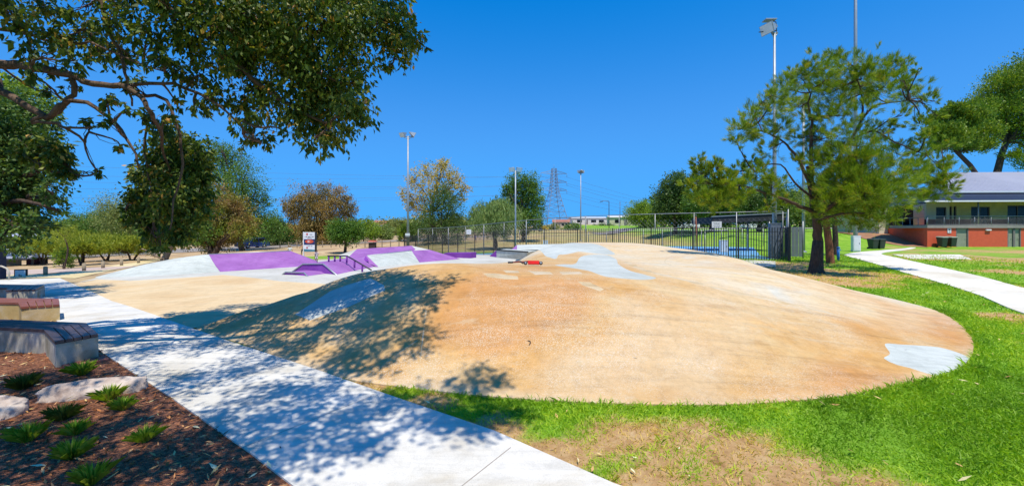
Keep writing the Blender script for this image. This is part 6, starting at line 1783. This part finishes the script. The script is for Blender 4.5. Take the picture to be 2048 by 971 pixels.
blob_tree('tall dark tree behind the bright green one', 1350, 66, 335, 96, L_dark, 17000, .36, 92, bottom=455, k=12, tr=.4)
blob_tree('broad dark green tree over the shade roof', 1425, 60, 352, 130, L_mid, 17000, .34, 93, bottom=450, k=11, tr=.4)
blob_tree('wide dark tree behind the floodlight pole of the court', 1520, 58, 362, 150, L_dark, 18000, .32, 94, bottom=450, k=11, tr=.4)
blob_tree('olive green tree behind the large sheoak trunk', 1600, 62, 370, 120, L_olive, 14000, .28, 95, bottom=455, k=10, tr=.35)
blob_tree('dark tree on the grassy bank left of the pavilion', 1745, 66, 385, 110, L_mid, 12000, .3, 96, bottom=450, k=9, tr=.3)
blob_tree('small shrub at the top of the paved ramp', 1766, 54, 440, 26, L_mid, 1600, .2, 97, 'shrub', 'shrub', bottom=470, k=4)
# a far wood closes the view at the left and the right
def far_wood(pts, n, lm, label, hmin, hmax, seed):
    r = np.random.default_rng(seed); allp = []
    for (px, D) in pts:
        for _ in range(7):
            x = px + r.uniform(-22, 22); d = D * r.uniform(.92, 1.1); b = GD(x, d); h = r.uniform(hmin, hmax)
            c = np.array([b.x, b.y, b.z + h * .5]); k = n // (len(pts) * 7)
            dd = rand_dirs(k, r) * r.random((k, 1)) ** .4 * np.array([h * .55, h * .5, h * .5]); allp.append(c + dd)
    o = leaves_mesh('far_wood', np.concatenate(allp), .7, lm, r, .6, .3)
    return tag(o, label, 'trees', kind='stuff')
far_wood([(x, 105) for x in range(-80, 560, 40)], 42000, L_mid, 'distant belt of green trees closing the view beyond the car park', 4, 7.5, 5)
far_wood([(x, 125) for x in range(560, 960, 40)], 26000, L_olive, 'distant olive green tree belt beyond the sandy rise', 3, 6, 6)
far_wood([(x, 115) for x in range(1300, 1800, 40)], 34000, L_dark, 'distant dark tree belt behind the court and the grassy bank', 5, 10, 7)
# ------------------------------------------------------------------ people
M_skin = simple('skin', (.42, .24, .16), (.38, .21, .14), 6, .6)
M_tan = simple('sunlit_tan_skin', (.48, .24, .13), (.42, .2, .11), 6, .6)
M_shirtw = simple('white_cotton', (.70, .68, .66), (.6, .58, .57), 9, .9)
M_shirtp = simple('pale_pink_cotton', (.62, .50, .50), (.54, .43, .43), 9, .9)
M_shirtv = simple('violet_cotton', (.16, .11, .38), None, 9, .9)
M_short = simple('black_shorts', (.02, .02, .025), None, 9, .9)
M_jean = simple('dark_trousers', (.05, .06, .09), None, 9, .9)
M_hair = simple('brown_hair', (.06, .035, .02), None, 30, .7)
M_hairb = simple('blond_hair', (.40, .30, .16), None, 30, .7)
M_shoe = simple('dark_shoes', (.03, .03, .03), None, 9, .7)
def person(loc, H, rz, pose, top, bottom, skin, hair, label, bare=False):
    """one continuous body from a jointed skeleton; clothes are zones of it, hair and shoes are children"""
    root = empty('person', loc, rz, label=label, cat='person')
    J = dict(pelvis=(0, 0, .52), belly=(0, .0, .60), chest=(0, 0, .71), neckb=(0, 0, .805), neck=(0, -.005, .845), head=(0, -.012, .905), crown=(0, -.01, .97), face=(0, -.035, .90),
             hipL=(-.055, 0, .50), kneeL=(-.06, -.01, .28), ankL=(-.06, .01, .05), toeL=(-.065, -.09, .02), hipR=(.055, 0, .50), kneeR=(.06, -.01, .28), ankR=(.06, .01, .05), toeR=(.065, -.09, .02),
             shL=(-.105, 0, .79), elL=(-.135, .01, .63), wrL=(-.14, -.03, .49), haL=(-.14, -.045, .43), shR=(.105, 0, .79), elR=(.135, .01, .63), wrR=(.14, -.03, .49), haR=(.14, -.045, .43))
    J.update(pose)
    R = dict(pelvis=.075, belly=.068, chest=.085, neckb=.045, neck=.032, head=.055, crown=.035, face=.045, hip=.05, knee=.034, ank=.022, toe=.018, sh=.038, el=.024, wr=.016, ha=.02)
    E = [('pelvis', 'belly'), ('belly', 'chest'), ('chest', 'neckb'), ('neckb', 'neck'), ('neck', 'head'), ('head', 'crown')]
    for s in 'LR': E += [('pelvis', 'hip' + s), ('hip' + s, 'knee' + s), ('knee' + s, 'ank' + s), ('ank' + s, 'toe' + s), ('neckb', 'sh' + s), ('sh' + s, 'el' + s), ('el' + s, 'wr' + s), ('wr' + s, 'ha' + s)]
    names_ = ['pelvis'] + [k for k in J if k not in ('pelvis', 'face')]
    me = bpy.data.meshes.new('body')
    me.from_pydata([Vector(J[k]) * H for k in names_], [(names_.index(a), names_.index(b)) for a, b in E], [])
    o = bpy.data.objects.new('body', me); COL.objects.link(o)
    md = o.modifiers.new('skin', 'SKIN'); md.use_smooth_shade = True
    for i, k in enumerate(names_):
        r = R[k if k in R else k[:-1]] * H
        me.skin_vertices[0].data[i].radius = (r, r * (.75 if k in ('chest', 'belly', 'pelvis') else 1))
    me.skin_vertices[0].data[0].use_root = True
    o.modifiers.new('sub', 'SUBSURF').levels = 2
    dg = bpy.context.evaluated_depsgraph_get()
    nm = bpy.data.meshes.new_from_object(o.evaluated_get(dg)); o.modifiers.clear(); o.data = nm
    nm.materials.clear()
    for m_ in (skin, top, bottom): nm.materials.append(m_)
    jl = {k: Vector(J[k]) * H for k in J}
    for f in nm.polygons:
        c = f.center; k = min(names_, key=lambda q: (jl[q] - c).length - R[q if q in R else q[:-1]] * H)
        if k in ('pelvis', 'hipL', 'hipR') or (k in ('kneeL', 'kneeR') and c.z > jl[k].z + .02 * H): f.material_index = 2
        elif k in ('belly', 'chest', 'neckb', 'shL', 'shR') and not bare: f.material_index = 1
        else: f.material_index = 0
        f.use_smooth = True
    o.parent = root
    hd = jl['head']
    bm = bmesh.new(); bmesh.ops.create_icosphere(bm, subdivisions=3, radius=1)
    for v in bm.verts:
        v.co = Vector((v.co.x * .068, v.co.y * .072 + .012, v.co.z * .075 + .022)) * H + hd
    bmesh.ops.delete(bm, geom=[v for v in bm.verts if v.co.y < hd.y - .02 * H and v.co.z < hd.z + .035 * H], context='VERTS')
    hm = bpy.data.meshes.new('hair'); bm.to_mesh(hm); bm.free(); hm.materials.append(hair)
    ho = bpy.data.objects.new('hair', hm); COL.objects.link(ho); ho.parent = root
    for s in 'LR':
        m = MB(); a, t = jl['ank' + s], jl['toe' + s]; m.tube([a + Vector((0, .02 * H, -.03 * H)), a.lerp(t, .5) - Vector((0, 0, .015 * H)), t], [.03 * H, .03 * H, .02 * H], 8); m.build('shoe', M_shoe, root)
    return root
lean = dict(belly=(0, -.01, .59), chest=(0, -.06, .69), neckb=(0, -.09, .77), neck=(0, -.105, .805), head=(0, -.125, .86), crown=(0, -.13, .925), pelvis=(0, .03, .50), kneeL=(-.065, -.07, .27), ankL=(-.06, .0, .05), kneeR=(.06, -.02, .27), ankR=(.06, .10, .07), toeR=(.065, .02, .03), hipL=(-.055, .03, .48), hipR=(.055, .03, .48),
            shL=(-.10, -.09, .755), shR=(.10, -.09, .755), elL=(-.14, -.14, .62), elR=(.14, -.14, .62), wrL=(-.11, -.22, .56), wrR=(.11, -.22, .56), haL=(-.10, -.27, .56), haR=(.10, -.27, .56))
pk = GD(633, 27); person(pk, .88, .5, lean, M_shirtp, M_shirtp, M_skin, M_hair, 'small child in pale clothes crouching over a scooter behind the fun box')
# the child's scooter
ks = empty('kick_scooter', pk, .5, label='small scooter under the child in pale clothes', cat='scooter')
m_ = MB(); m_.box((0, 0, .09), (.11, .42, .025), bev=.008); m_.build('deck', M_black, ks)
m_ = MB(); m_.tube([(0, -.24, .08), (0, -.22, .56)], .016, 6); m_.tube([(-.14, -.22, .57), (.14, -.22, .57)], .014, 6); m_.build('handlebar', M_steel, ks)
for y in (-.27, .24):
    m_ = MB(); m_.tube([(-.015, y, .06), (.015, y, .06)], .06, 10); m_.build('wheel', M_black, ks)
hips = dict(elL=(-.20, .03, .66), wrL=(-.13, -.06, .55), haL=(-.09, -.08, .54), elR=(.17, .0, .64), wrR=(.20, -.10, .58), haR=(.21, -.15, .58), kneeL=(-.08, -.04, .28), ankL=(-.10, .03, .05), toeL=(-.12, -.06, .02))
person(GD(605.5, 40), 1.42, .6, hips, M_tan, M_short, M_tan, M_hair, 'bare chested boy in black shorts standing beside the park sign', bare=True)
person(GD(580, 35), 1.26, .2, {}, M_shirtw, M_jean, M_skin, M_hairb, 'child in a white shirt half hidden behind the purple bank')
person(GD(672, 62), 1.25, -.3, {}, M_shirtw, M_jean, M_skin, M_hair, 'distant child in a white top on the shaded lawn')
person(GD(951, 62), 1.2, .3, hips, M_shirtv, M_jean, M_skin, M_hair, 'distant child in a violet shirt behind the picket fence')

# ------------------------------------------------------------------ grass
r_ = np.random.default_rng(101)
def free_of_slabs(x, y, pad=0.0):
    k = ~inpoly(x, y, MOUT[::2]); k &= ~inpoly(x, y, PATH); k &= ~inpoly(x, y, MULCH); k &= ~inpoly(x, y, fpw_s)
    if pad:
        k &= polydist(x, y, PATH) > pad
    return k
fpw_s = spline(fpw, .6)
def view(x, y): return (np.abs(x) < 1.34 * y + .5) & (y > .8)
GP, GL, GR_ = [], [], []
for (x0, x1, y0, y1, den, ln, wd) in ((-4, 6.5, 2.0, 5.6, 4200, .045, 0), (3.5, 10.5, 3.0, 9.5, 1900, .05, 0), (8, 18, 7, 19, 420, .07, 0), (12, 32, 12, 30, 75, .10, 0)):
    n = int((x1 - x0) * (y1 - y0) * den)
    x = r_.uniform(x0, x1, n); y = r_.uniform(y0, y1, n)
    k = view(x, y); x, y = x[k], y[k]
    dens_ = np.sqrt(x * x + y * y)
    k = free_of_slabs(x, y); x, y = x[k], y[k]
    d = dryness(x, y) + .16 * pn(x, y, 0, 6.0) + .08 * pn(x, y, 2, 17.0)
    k = r_.random(len(x)) < np.clip(1.12 - d * 1.3, .22, 1); x, y, d = x[k], y[k], d[k]
    GP.append(np.stack([x, y, g(x, y) - .004], 1)); 
    edge = np.exp(-polydist(x, y, MOUT[::3]) / .14)
    GL.append(ln * (.75 + .35 * pn(x, y, 1, 2.5) + .6 * edge)); GR_.append(np.clip(.34 + .34 * pn(x, y, 0, 1.1) + .15 * pn(x, y, 0, 5) + r_.random(len(x)) * .4 - .1 + .95 * np.clip(d - .1, 0, 1), 0, 1))
GP = np.concatenate(GP); GL = (np.concatenate(GL) * RNG.lognormal(.1, .32, sum(len(q_) for q_ in GL))).clip(.015, .2); GR_ = np.concatenate(GR_)
n = len(GP); print('grass blades', n)
dirn = r_.normal(size=(n, 3)) * .55; dirn[:, 2] = np.abs(dirn[:, 2]) * .4 + .75; dirn[:, 0] += .25 * pn(GP[:, 0], GP[:, 1], 0, 3); dirn /= np.linalg.norm(dirn, axis=1, keepdims=True)
side = np.cross(dirn, rand_dirs(n, r_)); side /= np.linalg.norm(side, axis=1, keepdims=True)
W = (.0026 + .0011 * np.hypot(GP[:, 0], GP[:, 1]) ** .85)[:, None] * .62
L = GL[:, None]
tip = GP + dirn * L + np.stack([dirn[:, 0], dirn[:, 1], -.5 * np.ones(n)], 1) * L * .35
mid = GP + dirn * L * .55
V = np.stack([GP - side * W, GP + side * W, mid + side * W * .8, tip, mid - side * W * .8], 1).reshape(-1, 3)
F = np.arange(5 * n).reshape(-1, 5)
o = mesh_obj('grass', V, F, L_grass, attrs={'rnd': ('FACE', GR_)})
tag(o, 'green lawn grass growing round the mound and over the worn soil', 'grass', kind='stuff')

# ------------------------------------------------------------------ mulch chips and fallen leaves
def scatter_flat(name, x, y, zoff, size, mat, label, cat, aspect=.3, lift=.25, seed=1, zf=None, rnd=None):
    r = np.random.default_rng(seed); n = len(x)
    pts = np.stack([x, y, (zf or g)(x, y) + zoff], 1)
    a = r.uniform(0, 2 * PI, n); d = np.stack([np.cos(a), np.sin(a), r.normal(0, lift, n)], 1)
    d /= np.linalg.norm(d, axis=1, keepdims=True)
    up = np.tile([0, 0, 1.0], (n, 1)) + r.normal(0, lift, (n, 3)); s = np.cross(d, up); s /= np.linalg.norm(s, axis=1, keepdims=True)
    nn = np.cross(s, d); L = size * r.uniform(.5, 1.5, (n, 1)); W = L * aspect * r.uniform(.5, 1.2, (n, 1)) * .5
    V = np.stack([pts, pts + d * L * .4 + s * W + nn * L * .08, pts + d * L + nn * L * .12, pts + d * L * .45 - s * W + nn * L * .05], 1)
    V[:, :, 2] = np.maximum(V[:, :, 2], (pts[:, 2] - zoff * .6)[:, None])
    o = mesh_obj(name, V.reshape(-1, 3), np.arange(4 * n).reshape(-1, 4), mat, attrs={'rnd': ('FACE', r.random(n) if rnd is None else rnd)})
    return tag(o, label, cat, kind='stuff')
L_chip = leaf_mat('bark_chips', [(0, (.04, .013, .006)), (.45, (.13, .048, .022)), (.8, (.23, .10, .05)), (1, (.34, .21, .13))], .0, .9, .15)
n = 60000; x = r_.uniform(-13, 1.5, n); y = r_.uniform(1.0, 12, n)
k = view(x, y) & inpoly(x, y, MULCH) & ~inpoly(x, y, PATH) & (r_.random(n) < np.clip(4.5 / np.hypot(x, y), .15, 1)); x, y = x[k], y[k]
scatter_flat('bark_chips', x, y, .028, .05, L_chip, 'red brown bark chips covering the garden bed', 'mulch', .32, .3, 5)
n = 2600; x = r_.uniform(-11, 1.5, n); y = r_.uniform(1.2, 10, n); k = view(x, y) & inpoly(x, y, MULCH) & ~inpoly(x, y, PATH); x, y = x[k], y[k]
scatter_flat('fallen_leaves', x, y, .04, .075, L_dry, 'pale curled leaves scattered over the bark chips', 'fallen leaves', .26, .3, 6)
n = 1100; x = r_.uniform(-3, 14, n); y = r_.uniform(2.3, 14, n); k = view(x, y) & free_of_slabs(x, y) & (r_.random(n) < .85); x, y = x[k], y[k]
scatter_flat('fallen_leaves', x, y, .035, .07, L_dry, 'pale dry leaves scattered over the lawn and bare soil', 'fallen leaves', .30, .35, 7)
n = 260; x = r_.uniform(-7, 9, n); y = r_.uniform(2.5, 14, n); k = view(x, y) & (inpoly(x, y, MOUT) | inpoly(x, y, PATH)); x, y = x[k], y[k]
def zt_(x, y): return np.array([max(mzs(a, b), float(g(a, b)) + .036) for a, b in zip(x, y)])
scatter_flat('leaf_litter', x, y, .007, .042, simple('dark_dry_litter', (.10, .065, .04), (.05, .035, .025), 9, .9), 'tiny dark twigs and leaf bits on the concrete', 'fallen leaves', .14, .06, 8, zf=zt_)

# ------------------------------------------------------------------ grass tufts in the mulch
L_tuft = leaf_mat('strappy_tuft_leaves', [(0, (.07, .16, .014)), (.6, (.17, .31, .03)), (1, (.34, .42, .09))], .3)
L_tuftd = leaf_mat('dark_tuft_leaves', [(0, (.03, .07, .012)), (1, (.09, .14, .04))], .3)
def tuft(px, py, rad, h, n, label, mat=None, seed=1):
    p = G(px, py); r = np.random.default_rng(seed)
    a = r.uniform(0, 2 * PI, n); q = r.random(n) ** .7
    base = np.stack([np.cos(a) * q * rad * .3, np.sin(a) * q * rad * .3, np.zeros(n)], 1)
    out = np.stack([np.cos(a), np.sin(a), np.zeros(n)], 1); lean_ = (q * r.uniform(.4, 1.3, n))[:, None]
    L = (h * r.uniform(.6, 1.25, n))[:, None]; up = np.array([[0, 0, 1.0]])
    m1 = base + up * L * .55 + out * lean_ * L * .30; t = base + up * L * (1 - .35 * lean_) + out * lean_ * L * .85
    s = np.stack([-np.sin(a), np.cos(a), np.zeros(n)], 1) * .0032
    V = np.stack([base - s, base + s, m1 + s * .9, t, m1 - s * .9], 1).reshape(-1, 3)
    o = mesh_obj('grass_tuft', V, np.arange(5 * n).reshape(-1, 5), mat or L_tuft, attrs={'rnd': ('FACE', r.random(n))})
    o.location = (p.x, p.y, p.z + .02)
    return tag(o, label, 'plant', 'grass tufts in the mulch')
tuft(165, 752, 0.131, 0.172, 255, 'leafy tuft at the foot of the near bench end', seed=1)
tuft(218, 803, 0.123, 0.161, 225, 'bright tuft touching the front of the long flat rock', seed=2)
tuft(247, 822, 0.098, 0.138, 195, 'tuft right beside the bright one, closer to the path', seed=3)
tuft(145, 920, 0.115, 0.149, 255, 'full round tuft low in the middle of the mulch', seed=4)
tuft(150, 872, 0.098, 0.127, 180, 'small tuft just behind the full round one', seed=5)
tuft(290, 886, 0.107, 0.138, 225, 'lone tuft in the shaded mulch toward the path edge', seed=6)
tuft(55, 885, 0.148, 0.161, 195, 'straggly yellowing tuft below the grey pink rock', seed=7)
tuft(183, 972, 0.107, 0.149, 195, 'tuft cut off by the lower edge of the picture', seed=8)
tuft(125, 842, 0.148, 0.149, 225, 'dark tuft in the shade just below the long flat rock', L_tuftd, 9)
tuft(45, 780, 0.164, 0.172, 225, 'dark tuft in the shade behind the two rocks', L_tuftd, 10)
